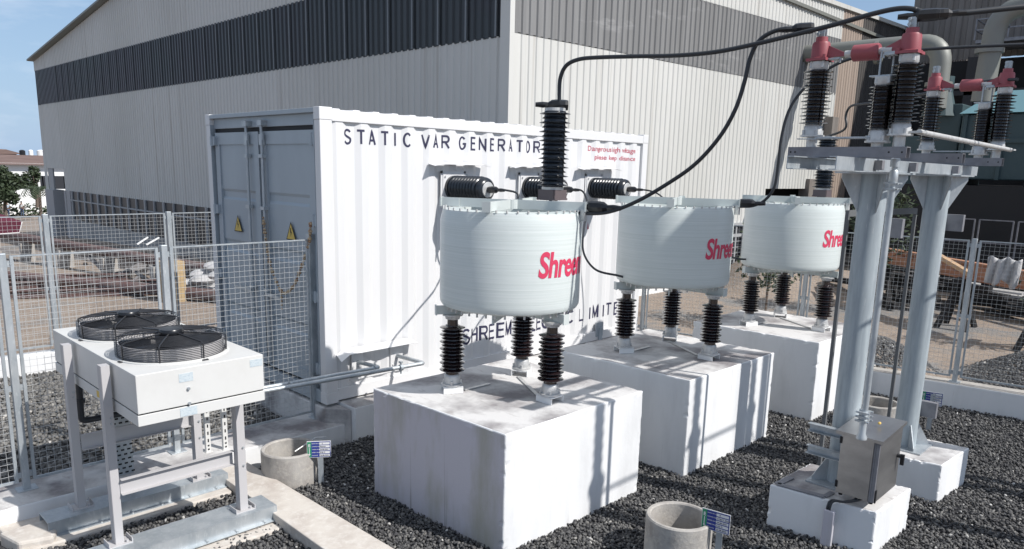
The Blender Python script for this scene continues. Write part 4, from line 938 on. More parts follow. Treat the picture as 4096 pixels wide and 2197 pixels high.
tr = tag(tr_.build('cable_tray', steel_galv), 'upright perforated cable tray behind the cooling unit legs', 'cable tray')
q = MB()
for r_ in range(24):
    for c_ in range(3):
        x = -1.975+c_*.048+(.02 if r_ % 2 else 0); q.box(x, x+.026, -.0015, -.0002, -.29+r_*.039, -.29+r_*.039+.014)
q.build('perforation', void_m, tr)
t = thing('insulated_pipe', 'black insulated pipe dropping from under the cooling unit', 'pipe', (-2.2, -.1, .37))
MB().tube(fillet([(-2.21, -.09, .735), (-2.22, -.10, .375), (-1.92, -.10, .37), (-1.55, -.10, .37)], .04), .024, 12).tube([(-2.213, -.09, .52), (-2.214, -.09, .55)], .036, 12).build('lagging', blk, t, smooth=True)
tag(MB().box(-2.13, -1.38, .17, .40, -.184, -.165).build('flat_bar', white_wash), 'pale plate lying on the kerb behind the unit', 'plate') if False else None

# ------------------------------------------------------------------ earth pits and their signs
def ring(x, y, r, zt, label, wall=.035):
    q = MB().lathe([(r, G-.15), (r, zt-.01), (r-.008, zt), (r-wall+.008, zt), (r-wall, zt-.01), (r-wall, G-.05), (.001, G-.05)], (x, y, 0), n=64, cap=False)
    return tag(q.build('earth_pit_ring', concrete, smooth=True), label, 'concrete ring', 'concrete earth pit rings')
ring(-.775, -.655, .245, -.055, 'concrete ring beside the beige strip, near the container slab')
ring(.545, -3.735, .235, -.02, 'concrete ring at the bottom edge in front of the nearest plinth')
ring(4.65, -3.70, .24, -.055, 'concrete ring half hidden behind the right hand pole')
e1 = MB().tube([(.66, -3.91, .0), (.655, -3.925, -.02), (.65, -3.93, -.30)], .010, 6); tag(e1.build('earth_strip', steel_dark), 'grey earthing strap bent over the rim of the nearest concrete ring', 'strap')
e2 = MB().tube([(-.70, -.60, -.13), (-.62, -.60, -.10), (-.50, -.62, -.045), (-.42, -.66, -.05)], .006, 6); tag(e2.build('earth_wire', alu), 'bare wire crossing the concrete ring near the slab', 'wire')
def pit_sign(tl, tr_, z, post, rows, label):
    a, b = Vector((*tl, z)), Vector((*tr_, z)); ex = (b-a).normalized(); w = .20; h = .148; nn = ex.cross(Vector((0, 0, 1)))
    t = thing('pit_sign', label, 'sign', (a+b)/2-Vector((0, 0, h)), 'small blue and green earth pit signs')
    def rect(x0, x1, z0, z1, d, m, nm, par):
        P_ = [a+ex*x+Vector((0, 0, -h+zz))+nn*d for x, zz in ((x0, z0), (x1, z0), (x1, z1), (x0, z1))]
        return MB().add(P_, [(0, 1, 2, 3)]).build(nm, m, par)
    bd = MB(); c0 = a+ex*w/2+Vector((0, 0, -h/2))-nn*.003; bd.bar(c0-ex*w/2, c0+ex*w/2, .004, h); bd_ = bd.build('board', sign_w, t)
    rect(.004, .037, .005, h-.005, .0008, sign_g, 'green_field', bd_); rect(.037, w-.004, .005, h-.005, .0008, sign_b, 'blue_field', bd_)
    for k in range(5):
        z1 = h-.012-k*.0265; rect(.104, w-.010, z1-.020, z1, .0016, sign_w, 'entry_box', bd_)
        bm = text_mesh(('EARTH PIT NO', 'CONNECTED TO', 'TESTED DATE', 'OHMIC VALUE', 'DUE DATE')[k], .0105, .0002)
        map_text(bm, planar(a+ex*.041+Vector((0, 0, -h+z1-.013)), ex, (0, 0, 1), -.0016*-1), 'print', sign_w, bd_)
        bm = text_mesh(rows[k], .0155, .0004); map_text(bm, planar(a+ex*(.125 if k == 0 else .108)+Vector((0, 0, -h+z1-.0155)), ex, (0, 0, 1), .0024), 'handwriting', text_m, bd_)
    bm = text_mesh('E', .036, .001); map_text(bm, planar(a+ex*.0115+Vector((0, 0, -h+.098)), ex, (0, 0, 1), .0016), 'print', sign_w, bd_)
    MB().add([a+ex*x+Vector((0, 0, -h+zz))+nn*.0016 for x, zz in ((.018, .09), (.018, .035), (.012, .035), (.0205, .018), (.029, .035), (.023, .035), (.023, .09))], [tuple(range(7))]).build('arrow_mark', sign_w, bd_)
    p = Vector((*post, 0)); po = MB().bar((p.x, p.y, z-.02), (p.x, p.y, G-.1), .045, .004, nn); po.bar(p-ex*.022-nn*.012+Vector((0, 0, z-.02)), p-ex*.022-nn*.012+Vector((0, 0, G-.1)), .004, .022, nn)
    po.build('post', steel_galv, t)
pit_sign((-.745, -.885), (-.585, -1.002), .055, (-.652, -.945), ('2', 'Reactor', '24-08-2021', '0.30 Ω', '23-08-2022'), 'earth pit sign in front of the concrete ring near the slab')
pit_sign((.544, -3.909), (.575, -4.094), .10, (.577, -4.035), ('5', 'CT&CT (Panel)', '24-08-2021', '0.35 Ω', '23-08-2022'), 'earth pit sign by the concrete ring at the bottom edge')
pit_sign((4.92, -4.068), (4.972, -4.246), .10, (4.95, -4.17), ('6', 'SVG & Reactor', '24-08-2021', '0.40 Ω', '23-08-2022'), 'earth pit sign right of the right hand pole by the kerb')

# ------------------------------------------------------------------ the long warehouse behind
BX, BY = 6.0, 3.48
wh = thing('warehouse', 'long weathered metal clad warehouse with a dark skylight band', 'building', (BX, BY, GO))
ZB, ZT = 4.70, 6.15
def ribs(mb, axis, c, s0, s1, zf0, zf1, pitch=.2, depth=.022, sgn=-1):
    """corrugated sheet on the plane axis=c from s0 to s1; zf0/zf1 give bottom and top height at s"""
    n = int((s1-s0)/pitch); st = []
    for k in range(n+1):
        for f, d_ in ((0, 0), (.40, 0), (.5, 1), (.9, 1)):
            s = s0+(k+f)*pitch
            if s <= s1: st.append((s, d_*depth*sgn))
    st.append((s1, 0)); o = len(mb.v)
    for s, d_ in st:
        for z in (zf0(s), zf1(s)): mb.v.append((c+d_, s, z) if axis == 'x' else (s, c+d_, z))
    for i in range(len(st)-1): mb.f.append((o+2*i, o+2*i+2, o+2*i+3, o+2*i+1))
    return mb
YL = 33.4
ridge = 18.5
def gable(y): return 6.56+(YL-y)*(8.45-6.56)/(YL-ridge) if y > ridge else 7.0+(y-BY)*(8.45-7.0)/(ridge-BY)
def K(v): return lambda s: v
yd1, yd0 = W(163, 450, 'x', BX)[1], W(121, 450, 'x', BX)[1]
zd = W(140, 424, 'x', BX)[2]
ys0 = W(170, 500, 'x', BX)[1]
lw = MB(); ribs(lw, 'x', BX, BY, yd1, K(1.0), K(ZB)); ribs(lw, 'x', BX, yd1, yd0, K(zd), K(ZB)); ribs(lw, 'x', BX, yd0, YL, K(.95), K(ZB)); ribs(lw, 'x', BX, BY, YL, K(ZT), gable)
lw.build('gable_cladding', bld_white, wh)
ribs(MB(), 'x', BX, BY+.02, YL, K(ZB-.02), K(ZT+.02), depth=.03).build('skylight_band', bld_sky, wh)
sm = MB()
for k in range(34): y = BY+.8*k+.3; sm.box(BX-.055, BX-.034, y, y+.035, ZB, ZT)
each(sm, 'skylight_joint', mat('grey seam', (.17, .19, .21), .6), wh)
MB().box(BX-.10, BX+.02, BY-.10, BY+.14, .6, 7.38).build('corner_flashing', bld_white, wh)
rg = MB()
for (ya, yb_) in ((YL+.12, ridge), (ridge, BY-.1)):
    za, zb_ = gable(min(ya, YL))+.02, gable(max(yb_, BY))+.02
    rg.add([(BX-.25, ya, za), (BX-.25, yb_, zb_), (BX-.25, yb_, zb_+.07), (BX-.25, ya, za+.07), (27.5, ya, za), (27.5, yb_, zb_), (27.5, yb_, zb_+.10), (27.5, ya, za+.10)], [(0, 1, 2, 3), (4, 7, 6, 5), (0, 4, 5, 1), (3, 2, 6, 7), (0, 3, 7, 4), (1, 5, 6, 2)])
rg.build('roof', duct_grey, wh)
# columns, door, windows and low wall of the gable side
cw = MB(); cy0 = W(115, 520, 'x', BX)[1]
cw.box(BX-.05, BX+.4, W(140, 520, 'x', BX)[1], YL, -2, .95).box(BX-.05, BX+.3, W(182, 520, 'x', BX)[1], W(167, 520, 'x', BX)[1], -2, 1.0)
each(cw, 'column', mat('grey column', (.36, .36, .37), .7), wh)
ds = MB(); y_ = yd0
ds.box(BX+.02, BX+.08, W(133, 450, 'x', BX)[1], yd0, -1.5, zd).build('door_leaf', win_frame, wh)
ya, yb_ = BY+1.2, ys0
ww = MB().box(BX-.02, BX+.02, ya, yb_, -.2, 1.0).build('window_strip', glass_m, wh)
wf = MB().box(BX-.06, BX-.02, ya, yb_, .60, .65)
nw = int((yb_-ya)/.8)
for k in range(nw+1):
    y = ya+(yb_-ya)*k/nw; w_ = .06 if k % 2 else .12; wf.box(BX-.07, BX-.02, y-w_/2, y+w_/2, -.2, 1.0)
wf.build('window_frame', win_frame, ww)
MB().box(BX-.03, BX+.25, BY, yb_, -2, -.2).box(BX-.045, BX+.25, BY, ya, -.2, 1.0).build('low_wall', mat('grey render', (.30, .30, .30), .85, n1=((1, 1, .6), (.42, .42, .41), .4, .7)), wh)
# side facing the yard
def fy(px, py): return W(px, py, 'y', BY)[0]
xo0, xo1 = fy(1923, 500), fy(2023, 500); zo = W(1925, 475, 'y', BY)[2]
xw1 = fy(2132, 300); XE = 27.0; xw = fy(2085, 400)
zE = lambda x: 7.02+.0335*(x-6); zb_s = lambda x: 4.77+.013*(x-6)
t0, t1 = W(1753, 0, 'y', BY), W(1932, 50, 'y', BY); zt_s = lambda x: t0[2]+(t1[2]-t0[2])*(x-t0[0])/(t1[0]-t0[0])
rw = MB(); ribs(rw, 'y', BY, BX, xo0, K(1.08), zb_s); ribs(rw, 'y', BY, xo0, xo1, K(zo), zb_s); ribs(rw, 'y', BY, xo1, xw, K(1.08), zb_s); ribs(rw, 'y', BY, BX, xw, zt_s, zE)
rw.build('side_cladding', bld_white, wh)
ribs(MB(), 'y', BY, BX, xw, lambda x: zb_s(x)-.02, lambda x: zt_s(x)+.02, depth=.03).build('skylight_band', mat('sunlit skylight sheet', (.22, .22, .22), .5, n1=((3, 3, .2), (.16, .16, .16), .4, .7), n2=((.6, .6, 2.5), (.30, .30, .30), .58, .7)), wh)  # same sheet as the gable band, sunlight put into the paler colour
ribs(MB(), 'y', BY, xw, xw1+.4, K(1.5), zE).build('tan_cladding', bld_tan, wh)
ribs(MB(), 'y', BY, xw1+.4, XE, K(.6), zE).build('shaded_cladding', mat('shade darkened cladding', (.075, .068, .064), .8, n1=((3, 3, .15), (.04, .037, .036), .4, .7)), wh)  # stretch of wall in shade, the shade put into the dark colour
MB().add([(BX, BY-.09, zE(BX)-.05), (XE, BY-.09, zE(XE)-.05), (XE, BY-.09, zE(XE)+.07), (BX, BY-.09, zE(BX)+.07), (BX, BY+.05, zE(BX)-.05), (XE, BY+.05, zE(XE)-.05), (XE, BY+.05, zE(XE)+.07), (BX, BY+.05, zE(BX)+.07)], [(0, 1, 2, 3), (7, 6, 5, 4), (0, 4, 5, 1), (1, 5, 6, 2), (2, 6, 7, 3), (3, 7, 4, 0)]).build('eave_gutter', bld_white, wh)
w2 = MB().box(BX+.2, xo0, BY-.02, BY+.02, -.1, 1.08).build('window_strip', glass_m, wh)
wf = MB().box(BX+.2, xo0, BY-.06, BY-.02, .72, .80).box(BX+.2, xo0, BY-.08, BY-.02, 1.02, 1.10)
for k in range(28): x = BX+.4+k*.4; wf.box(x, x+(.06 if k % 3 == 0 else .025), BY-.05, BY-.02, -.1, 1.05) if x < xo0 else None
for k in range(5): wf.box(BX+.2, xo0, BY-.04, BY-.02, -.05+k*.16, -.035+k*.16)
wf.build('window_frame', win_frame, w2)
MB().box(BX, xo0, BY-.03, BY+.2, -1, -.1).build('low_wall', white_far, wh)
MB().box(BX+.5, XE, BY+.6, BY+.8, -1, 2.6).build('inner_wall', void_m, wh)  # black backing wall, shade of the interior put into its colour
MB().box(xo1, xo1+.6, BY-.12, BY+.2, -1, 2.3).box(fy(2064, 400)-.1, fy(2064, 400)+.35, BY-.3, BY-.05, -1, 4.2).build('column', bld_dark, wh)
MB().box(BX+.4, XE, YL-.1, YL, 2.6, 6.6).build('rear_wall', bld_white, wh)

# ------------------------------------------------------------------ tall dark tower at right
TX = 26.0; ty = W(2290, 100, 'x', TX)[1]; tz = W(2481, 135, 'x', TX)[2]-.15
tw = thing('furnace_tower', 'tall dark corrugated tower block at the right edge', 'building', (TX, ty, GO))
ribs(MB(), 'x', TX, -14, ty, K(tz), K(16), pitch=.35, depth=.06).build('tower_cladding', bld_dark, tw)
ribs(MB(), 'y', ty, TX, TX+10, K(tz), K(16), pitch=.35, depth=.06, sgn=1).build('tower_cladding', bld_dark, tw)
MB().box(TX-.02, TX+.6, -14, ty-.1, -1.5, tz-.04).build('lower_wall', void_m, tw); MB().box(TX+.1, TX+10, -14, ty-.1, 15.8, 15.95).build('roof', void_m, tw)
tc_ = MB()
for y in (ty-.3, ty-2.2, ty-4.5, ty-6.8, ty-9): tc_.box(TX-.5, TX-.2, y-.15, y+.15, -1, tz)
for z in (1.9, 3.6, 5.2): tc_.box(TX-.5, TX-.3, -12, ty, z, z+.16)
tc_.build('frame', mat('near black column', (.05, .05, .055), .7), tw)  # near black over the whole frame
MB().box(TX-2.0, TX-.05, W(2455, 95, 'x', 24)[1]-3.5, W(2455, 95, 'x', 24)[1], W(2470, 100, 'x', 24)[2]-.1, W(2470, 100, 'x', 24)[2]).build('platform', steel_dark, tw)
pr_ = MB(); yy = W(2452, 95, 'x', 24)[1]; zz = W(2470, 100, 'x', 24)[2]
for k in range(4): pr_.bar((24.0, yy-.9*k, zz), (24.0, yy-.9*k, zz+.62), .04, .04)
for dz in (.3, .62): pr_.bar((24, yy, zz+dz), (24, yy-3.4, zz+dz), .04, .04); pr_.bar((24, yy, zz+dz), (TX, yy, zz+dz), .04, .04)
pr_.bar((24.1, yy-.4, zz-.1), (TX, yy-.4, zz-1.6), .06, .06)
pr_.build('railing', steel_dark, tw)
# gas ducts and the teal vessel
def duct(label, pts, r, m=duct_grey, rings=()):
    t = thing('gas_duct', label, 'duct', pts[0], 'big sheet metal gas ducts')
    P_ = fillet(pts, r*2.2, 7); MB().tube(P_, r, 24).build('duct_pipe', m, t, smooth=True)
    q = MB()
    for c, ax in rings: q.lathe([(r+.07, -.05), (r+.07, .05)], c, ax, 24)
    if rings: q.build('flange_ring', m, t)
    return t
dA = W(2372, 110, 'x', 18); dB = W(2095, 118, 'x', 18)
duct('grey duct leaving the warehouse wall and bending down behind the red heads', [(18.2, dB[1]+1.2, dB[2]-.1), (18.0, dA[1]+.0, dA[2]+.03), (18.0, dA[1]-.02, dA[2]-1.6)], .245, rings=[((18.05, W(2210, 110, 'x', 18)[1], dA[2]-.06), (0, 1, 0)), ((18, dA[1]-.02, dA[2]-1.0), (0, 0, 1))])
eA = W(2500, 60, 'x', 17); eB = W(2490, 200, 'x', 17)
duct('sunlit duct arching down at the right edge from above', [(17.2, eA[1]-3.0, eA[2]+.75), (17.0, eA[1]-.05, eA[2]+.25), (17.0, eA[1]+.02, eB[2]-.5)], .23, rings=[((17.0, eA[1]+.01, eA[2]-.6), (0, 0, 1))])
vt = thing('dust_collector', 'dark teal gas cleaning vessel with a pale teal roof', 'vessel', (19, -1, GO))
vy0, vy1 = W(2600, 300, 'x', 18)[1], W(2215, 300, 'x', 18)[1]
ve = MB().box(18, 21, W(2470, 300, 'x', 18)[1]-2.5, W(2420, 300, 'x', 18)[1], 2.4, 4.0).box(18.3, 21, W(2410, 300, 'x', 18)[1], W(2330, 300, 'x', 18)[1], 1.9, 4.3).box(18.2, 21, W(2325, 300, 'x', 18)[1], vy1, .4, 3.5)
ve.build('hopper', teal, vt, bevel=.03)
yR = W(2420, 300, 'x', 18)[1]
rf_ = MB().add([(17.9, yR+.05, 4.02), (17.9, yR-3, 4.02), (21, yR-3, 4.02), (21, yR+.05, 4.02), (18.8, yR-.5, 4.62), (18.8, yR-3, 4.62), (20.2, yR-3, 4.62), (20.2, yR-.5, 4.62)], [(0, 1, 5, 4), (1, 2, 6, 5), (2, 3, 7, 6), (3, 0, 4, 7), (4, 5, 6, 7), (3, 2, 1, 0)])
rf_.build('pale_roof', teal_light, vt)
st = MB()
for k in range(4): y = yR-.1-k*.85; st.box(17.94, 18.0, y-.04, y+.04, 2.4, 4.0)
st.box(17.92, 18, yR-3, yR, 3.3, 3.4).box(18.1, 18.2, vy1-1.6, vy1, 2.6, 2.7)
st.lathe([(.42, 4.0), (.25, 4.6), (.25, 5.0)], (18.4, dA[1]-.02, 0), n=20)
st.build('stiffener', teal, vt)
pl_ = MB()
for y in (vy1-.2, vy1-1.5, yR-.2, yR-1.6, yR-2.8):
    pl_.box(18.1, 18.3, y-.1, y+.1, GO-.3, 2.5)
for z in (.3, 1.3): pl_.box(18.1, 18.2, yR-3, vy1, z, z+.06)
pl_.build('support_frame', void_m, vt)
tag(MB().box(17.4, 26, -14, 1.3, -1.5, 2.25).build('machine_house', void_m), 'black mass of machinery below the teal vessel', 'machinery')  # one plain near black block
# yard rail steps catching light
t = thing('access_stairs', 'thin dark stair and railing frame below the teal vessel at right', 'stairs', (17, -3, GO))
q = MB(); yc = W(2500, 480, 'x', 17)[1]
for k in range(3):
    for dz in (0, .55): q.bar((17, yc+1.0-k*.8, .9+dz), (17, yc+.3-k*.8, .9+dz), .025, .025)
    q.bar((17, yc+1.0-k*.8, .4), (17, yc+1.0-k*.8, 1.45), .03, .03); q.bar((17, yc+.3-k*.8, .4), (17, yc+.3-k*.8, 1.45), .03, .03)
q.build('railing', steel_dark, t)

# ------------------------------------------------------------------ stuff lying beyond the right fence
t = thing('steel_beam', 'orange primed I-beam stacked on trestles behind the right hand fence', 'beam', (12, -1, 0))
p0, p1 = Vector(W(2195, 622, 'z', .95)), Vector(W(2700, 728, 'z', .5))
bm_ = MB()
A0 = Vector((11.4, -.95, .62)); A1 = Vector((9.6, -5.6, .62))
def ibeam(mb, a, b, h, w):
    u = Vector((0, 0, 1)); mb.bar(a, b, .02, h); mb.bar(a+u*(h/2), b+u*(h/2), w, .02); mb.bar(a-u*(h/2), b-u*(h/2), w, .02)
A0 = Vector((*W(2200, 637, 'z', .70)[:2], .70)); A1 = Vector((*W(2620, 712, 'z', .70)[:2], .70))
ibeam(bm_, A0, A1, .30, .16); ibeam(bm_, A0+Vector((.35, .2, -.05)), A1+Vector((.35, .4, -.05)), .26, .16)
bm_.build('beam_profile', orange_m, t)
dr_ = (A1-A0).normalized()
bmt = text_mesh('JSW  VSP', .11, .001); map_text(bmt, planar(A0+dr_*.9+Vector((0, 0, .0))+dr_.cross(Vector((0, 0, 1)))*.014, dr_, (0, 0, 1), .0), 'stencil', mat('brown stencil', (.20, .07, .04), .7), t)
bmt = text_mesh('JSW VSP\nVIZAG WELL', .095, .001); map_text(bmt, planar(A0+dr_*2.45+Vector((0, 0, .03))+dr_.cross(Vector((0, 0, 1)))*.014, dr_, (0, 0, 1), .0), 'stencil', MATS['brown stencil'], t)
for k, s in enumerate((.5, 2.7, 4.6)):
    p = A0+dr_*s; q = MB()
    for dx in (-.35, .35): q.bar((p.x+dx, p.y-.25, GO), (p.x, p.y, .52), .08, .08); q.bar((p.x+dx, p.y+.25, GO), (p.x, p.y, .52), .08, .08)
    q.bar((p.x-.5, p.y, .50), (p.x+.5, p.y, .50), .1, .1)
    tag(q.build('trestle', void_m), ('trestle under the left end of the orange beam', 'trestle under the middle of the orange beam', 'trestle under the right end of the orange beam')[k], 'trestle', 'trestles carrying the orange beam')
sc_ = MB()
for k in range(60):
    a = Vector((random.uniform(14.2, 17.0), random.uniform(-5.5, 1.0), random.uniform(-.40, .30))); th = random.uniform(-.4, .4)+1.9; l = random.uniform(.8, 2.4)
    sc_.bar(a, a+Vector((math.cos(th)*l, -abs(math.sin(th))*l, random.uniform(-.05, .05))), random.uniform(.08, .25), random.uniform(.04, .12))
sc_.build('scrap_steel', void_m); tag(D.objects['scrap_steel'], 'heap of dark scrap steel lengths behind the orange beam', 'scrap', kind='stuff')
sc_ = MB()
for k in range(5):
    a = Vector((14.0+.3*k, -3.6+.9*k, .02+.05*k)); sc_.bar(a, a+Vector((-.15, -1.5, -.02)), .3, .04)
tag(sc_.build('loose_boards', mat('grey board', (.34, .33, .32), .8)), 'grey boards lying across the dark scrap behind the fence', 'boards', kind='stuff')
pt = W(2385, 640, 'x', 11.2); pq = W(2440, 690, 'x', 11.0)
tag(MB().bar(W(2355, 640, 'x', 10.9), W(2440, 690, 'x', 10.2), .09, .07).build('timber_prop', wood_m), 'pale timber leaning diagonally under the orange beam', 'timber')
sk = MB(); c = W(2523, 682, 'x', 9.3)
n_ = 26
for i in range(n_+1):
    for j in range(9):
        u = i/n_; v = j/8; sk.v.append((c[0]+.035*math.sin(u*25+3*v)+.05*v*math.sin(u*11), c[1]+.22-.44*u, c[2]+.19-.32*v+.025*math.sin(u*13)-.11*v*abs(math.sin(u*5+.7))))
for i in range(n_):
    for j in range(8): sk.f.append((i*9+j, (i+1)*9+j, (i+1)*9+j+1, i*9+j+1))
o = sk.build('hanging_sheet', sack_m, smooth=True); o.modifiers.new('thick', 'SOLIDIFY').thickness = .012; tag(o, 'torn white plastic sheet draped behind the right hand fence', 'sheet')
bt = MB(); p = W(2025, 720, 'z', GO)
for k in range(5): bt.ball((p[0]+.1*k, p[1]-.10*k, GO+.07-.01*k), .09, (1.2, .8, .6), 8, 5)
tag(bt.build('white_rag', sack_m, smooth=True), 'crumpled white rag on the ground beyond the far reactor', 'rag')
# weeds
def leaves(mb, cx, cy, cz, rx_, ry_, rz_, n, s, flat=.6):
    for k in range(n):
        while True:
            u = Vector((random.uniform(-1, 1), random.uniform(-1, 1), random.uniform(-1, 1)))
            if .25 < u.length < 1: break
        p = Vector((cx+u.x*rx_, cy+u.y*ry_, cz+u.z*rz_)); d_ = Vector((random.gauss(0, 1), random.gauss(0, 1), random.gauss(0, flat))).normalized(); e = d_.cross(Vector((random.gauss(0, 1), random.gauss(0, 1), random.gauss(0, 1)))).normalized()
        l = s*random.uniform(.6, 1.4); mb.add([p-d_*l, p+e*l*.4, p+d_*l, p-e*l*.4], [(0, 1, 2, 3)])
def plant(name, x, y, z0, h, r, n, s, label, cat, trunk=.05, clumps=9, group=None, drop=0):
    t = thing(name, label, cat, (x, y, z0), group)
    m = MB().tube([(x, y, z0), (x+.05*h*.3, y, z0+h*.35), (x-.02*h, y+.02*h, z0+h*.75)], [trunk, trunk*.7, trunk*.3], 7)
    cr = MB()
    for k in range(clumps):
        a = random.uniform(0, 2*PI); rr = r*random.uniform(.1, .75); zc = z0+h*random.uniform(.35, .95); cx_, cy_ = x+rr*math.cos(a), y+rr*math.sin(a)
        m.tube([(x, y, z0+h*.35), ((x+cx_)/2, (y+cy_)/2, (z0+h*.35+zc)/2+.03*h), (cx_, cy_, zc)], [trunk*.4, trunk*.25, trunk*.1], 5)
        leaves(cr, cx_, cy_, zc, r*.42, r*.42, h*.15, n//clumps, s)
    m.build('trunk', bark_m, t); cr.build('crown', leaf_m, t)
plant('shrub', 9.3, -.15, GO, 2.4, .75, 900, .06, 'leafy shrub showing between the far reactor and the left pole', 'shrub', .03, 14)
plant('shrub', 12.5, -1.0, GO, 2.6, .8, 900, .07, 'leafy shrub seen between the two poles', 'shrub', .03, 14)
plant('shrub', 11.2, -4.2, GO, 2.0, .45, 350, .06, 'thin dark weed beside the white plastic sheet', 'shrub', .02, 8)

# ------------------------------------------------------------------ left background
t = thing('steel_pipe', 'long maroon pipe lying on low supports behind the far fence', 'pipe', (3, 12, 0))
MB().cyl((3.9, 6.5, -.02), (1.2, 24.0, .02), .13, n=16).build('pipe_run', maroon_m, t, smooth=True)
q = MB()
for k in range(7): y = 7.5+k*2.4; x = 3.9-(y-6.5)*.154; q.box(x-.18, x+.18, y-.12, y+.12, -1.2, -.14)
each(q, 'support_block', concrete, t)
t = thing('steel_pipe', 'second maroon pipe nearer the fence on concrete blocks', 'pipe', (1, 10, 0))
MB().cyl((3.2, 7.3, -.30), (-2.5, 20.0, -.36), .12, n=16).build('pipe_run', maroon_m, t, smooth=True)
bw = MB(); labs = ['red-brown steel section on the sand behind the fence, nearest', 'red-brown steel section on the sand, second from the fence', 'red-brown steel section on the sand, farthest from the fence']
for k in range(3):
    q = MB(); a = Vector((3.5-.5*k, 9.6+1.7*k, -.40-.02*k)); b_ = Vector((-3.4-.3*k, 13.6+2.2*k, -.46-.05*k)); ibeam(q, a, b_, .14, .12)
    tag(q.build('steel_section', maroon_m), labs[k], 'steel section', 'primed steel sections on the sand')
q = MB()
for k in range(3): q.box(2.55+.28*k, 2.80+.28*k, 9.4, 9.75, -.52, .42)
for k, c in enumerate((W(420, 757, 'z', -.47), W(449, 757, 'z', -.47))):
    q = MB().box(c[0]-.12, c[0]+.12, c[1]-.14, c[1]+.14, -.6, .36)
    for z in (-.2, .05, .28): q.box(c[0]-.125, c[0]+.125, c[1]-.145, c[1]+.145, z, z+.02)
    tag(q.build('wooden_crate', crate_m, bevel=.01), ('left one of two ochre crates behind the fence', 'right one of two ochre crates behind the fence')[k], 'crate', 'tall ochre crates behind the fence')
q = MB()
for k in range(30): q.ball((3.35+random.uniform(-.55, .9), 9.4+random.uniform(-.6, .7), -.42+random.uniform(0, .55)), random.uniform(.14, .26), (1.3, 1, .55), 9, 6)
tag(q.build('sack_heap', sack_m, smooth=True), 'heap of white sacks and sheeting by the container doors', 'sacks', kind='stuff')
q = MB()
for k in range(30):
    a = Vector((random.uniform(1.5, 5), random.uniform(10, 20), -.5)); th = random.uniform(0, PI); l = random.uniform(.5, 1.8); q.bar(a, a+Vector((math.cos(th)*l, math.sin(th)*l, random.uniform(0, .35))), .07, .07)
tag(q.build('scrap_lengths', mat('dull scrap', (.20, .19, .19), .8)), 'scattered scrap lengths along the warehouse foot', 'scrap', kind='stuff')
q = MB().bar(W(345, 615, 'y', 6), W(372, 597, 'y', 6), .028, .02).bar(W(368, 616, 'y', 6), W(400, 598, 'y', 6), .028, .02)
tag(q.build('white_rods', white_far), 'two short white bars leaning behind the fence', 'bars')
t = thing('parasol', 'corner of a maroon canopy with white piping at the left edge', 'parasol', (-1.9, 8, GO))
a, b_, c, d_ = W(-160, 500, 'y', 8), W(2, 540, 'y', 8), W(55, 558, 'y', 7.6), W(-170, 560, 'y', 7.4)
e = W(48, 585, 'y', 7.6); f = W(-170, 600, 'y', 7.4)
ap = np.array((a[0], a[1], b_[2]+.3))
m = MB().add([ap, b_, c, d_, e, f], [(0, 1, 2, 3), (3, 2, 4, 5)]).build('canopy', maroon_cloth, t); m.modifiers.new('thick', 'SOLIDIFY').thickness = .01
MB().tube([c, e, f], .012, 6).build('piping', white_far, t)
MB().cyl((ap[0], ap[1], GO-.3), ap, .03, n=10).build('mast', steel_dark, t)
# far compound: wall, sheds, tanks, trees, two people
def far_box(name, label, cat, px0, px1, py_top, dist_y, z0, m, depth=6, parts=()):
    a = W(px0, py_top, 'y', dist_y); b = W(px1, py_top, 'y', dist_y)
    t = thing(name, label, cat, (a[0], dist_y, z0)); MB().box(a[0], b[0], dist_y, dist_y+depth, z0, (a[2]+b[2])/2).build('wall', m, t); return t, a, b
t, a, b = far_box('compound_wall', 'white compound wall beyond the two people', 'wall', 10, 330, 476, 100, -6, white_far, .4)
t, a, b = far_box('office_building', 'far white building under a brown tin roof', 'building', -80, 300, 412, 125, -6, white_far, 12)
zr = W(50, 390, 'y', 130)[2]
MB().add([(a[0]-2, 124, a[2]), (b[0], 124, a[2]), (b[0], 131, zr), (a[0]-2, 131, zr), (a[0]-2, 138, a[2]), (b[0], 138, a[2])], [(0, 1, 2, 3), (3, 2, 5, 4), (1, 5, 2), (0, 3, 4)]).build('roof', roof_brown, t)
q = MB(); 
for k in range(14): x = a[0]+3+k*(b[0]-a[0])/14; q.box(x, x+1.6, 123.9, 124.98, a[2]-3.6, a[2]-1.6)
each(q, 'window', glass_m, t)
t, a, b = far_box('low_shed', 'small white block in front of the brown roofed building', 'building', 72, 100, 448, 112, -6, white_far, 5)
t2 = thing('far_roof', 'reddish roof peak at the upper left behind the brown roof', 'building', (W(0, 380, 'y', 150)[0], 150, -5))
p0, p1, p2 = W(-60, 388, 'y', 150), W(15, 376, 'y', 150), W(60, 388, 'y', 150)
MB().add([p0, W(-60, 372, 'y', 152), p1, p2, (p0[0], 160, p0[2]), (p2[0], 160, p2[2]), (p1[0], 160, p1[2])], [(0, 3, 2, 1), (3, 5, 6, 2)]).box(p0[0], p2[0]-1, 150.5, 158, -5, p2[2]).build('roof', roof_brown, t2)
for k, (x0, x1, m_, lab) in enumerate(((45, 67, blk_plastic, 'black water tank on the far roof'), (69, 86, white_far, 'white water tank next to the black one'), (88, 120, white_far, 'white water tank nearest the warehouse corner'))):
    a, b = W(x0, 377, 'y', 135), W(x1, 390, 'y', 135); r = (b[0]-a[0])/2*.75
    t = thing('water_tank', lab, 'tank', ((a[0]+b[0])/2, 135, b[2]-.6), 'water tanks on the far roof')
    MB().lathe([(r, b[2]-.6), (r, a[2]-.15), (r*.5, a[2]), (.01, a[2]+.02)], ((a[0]+b[0])/2, 135, 0), n=20).build('shell', m_, t, smooth=True)
hp = W(100, 522, 'y', 96)
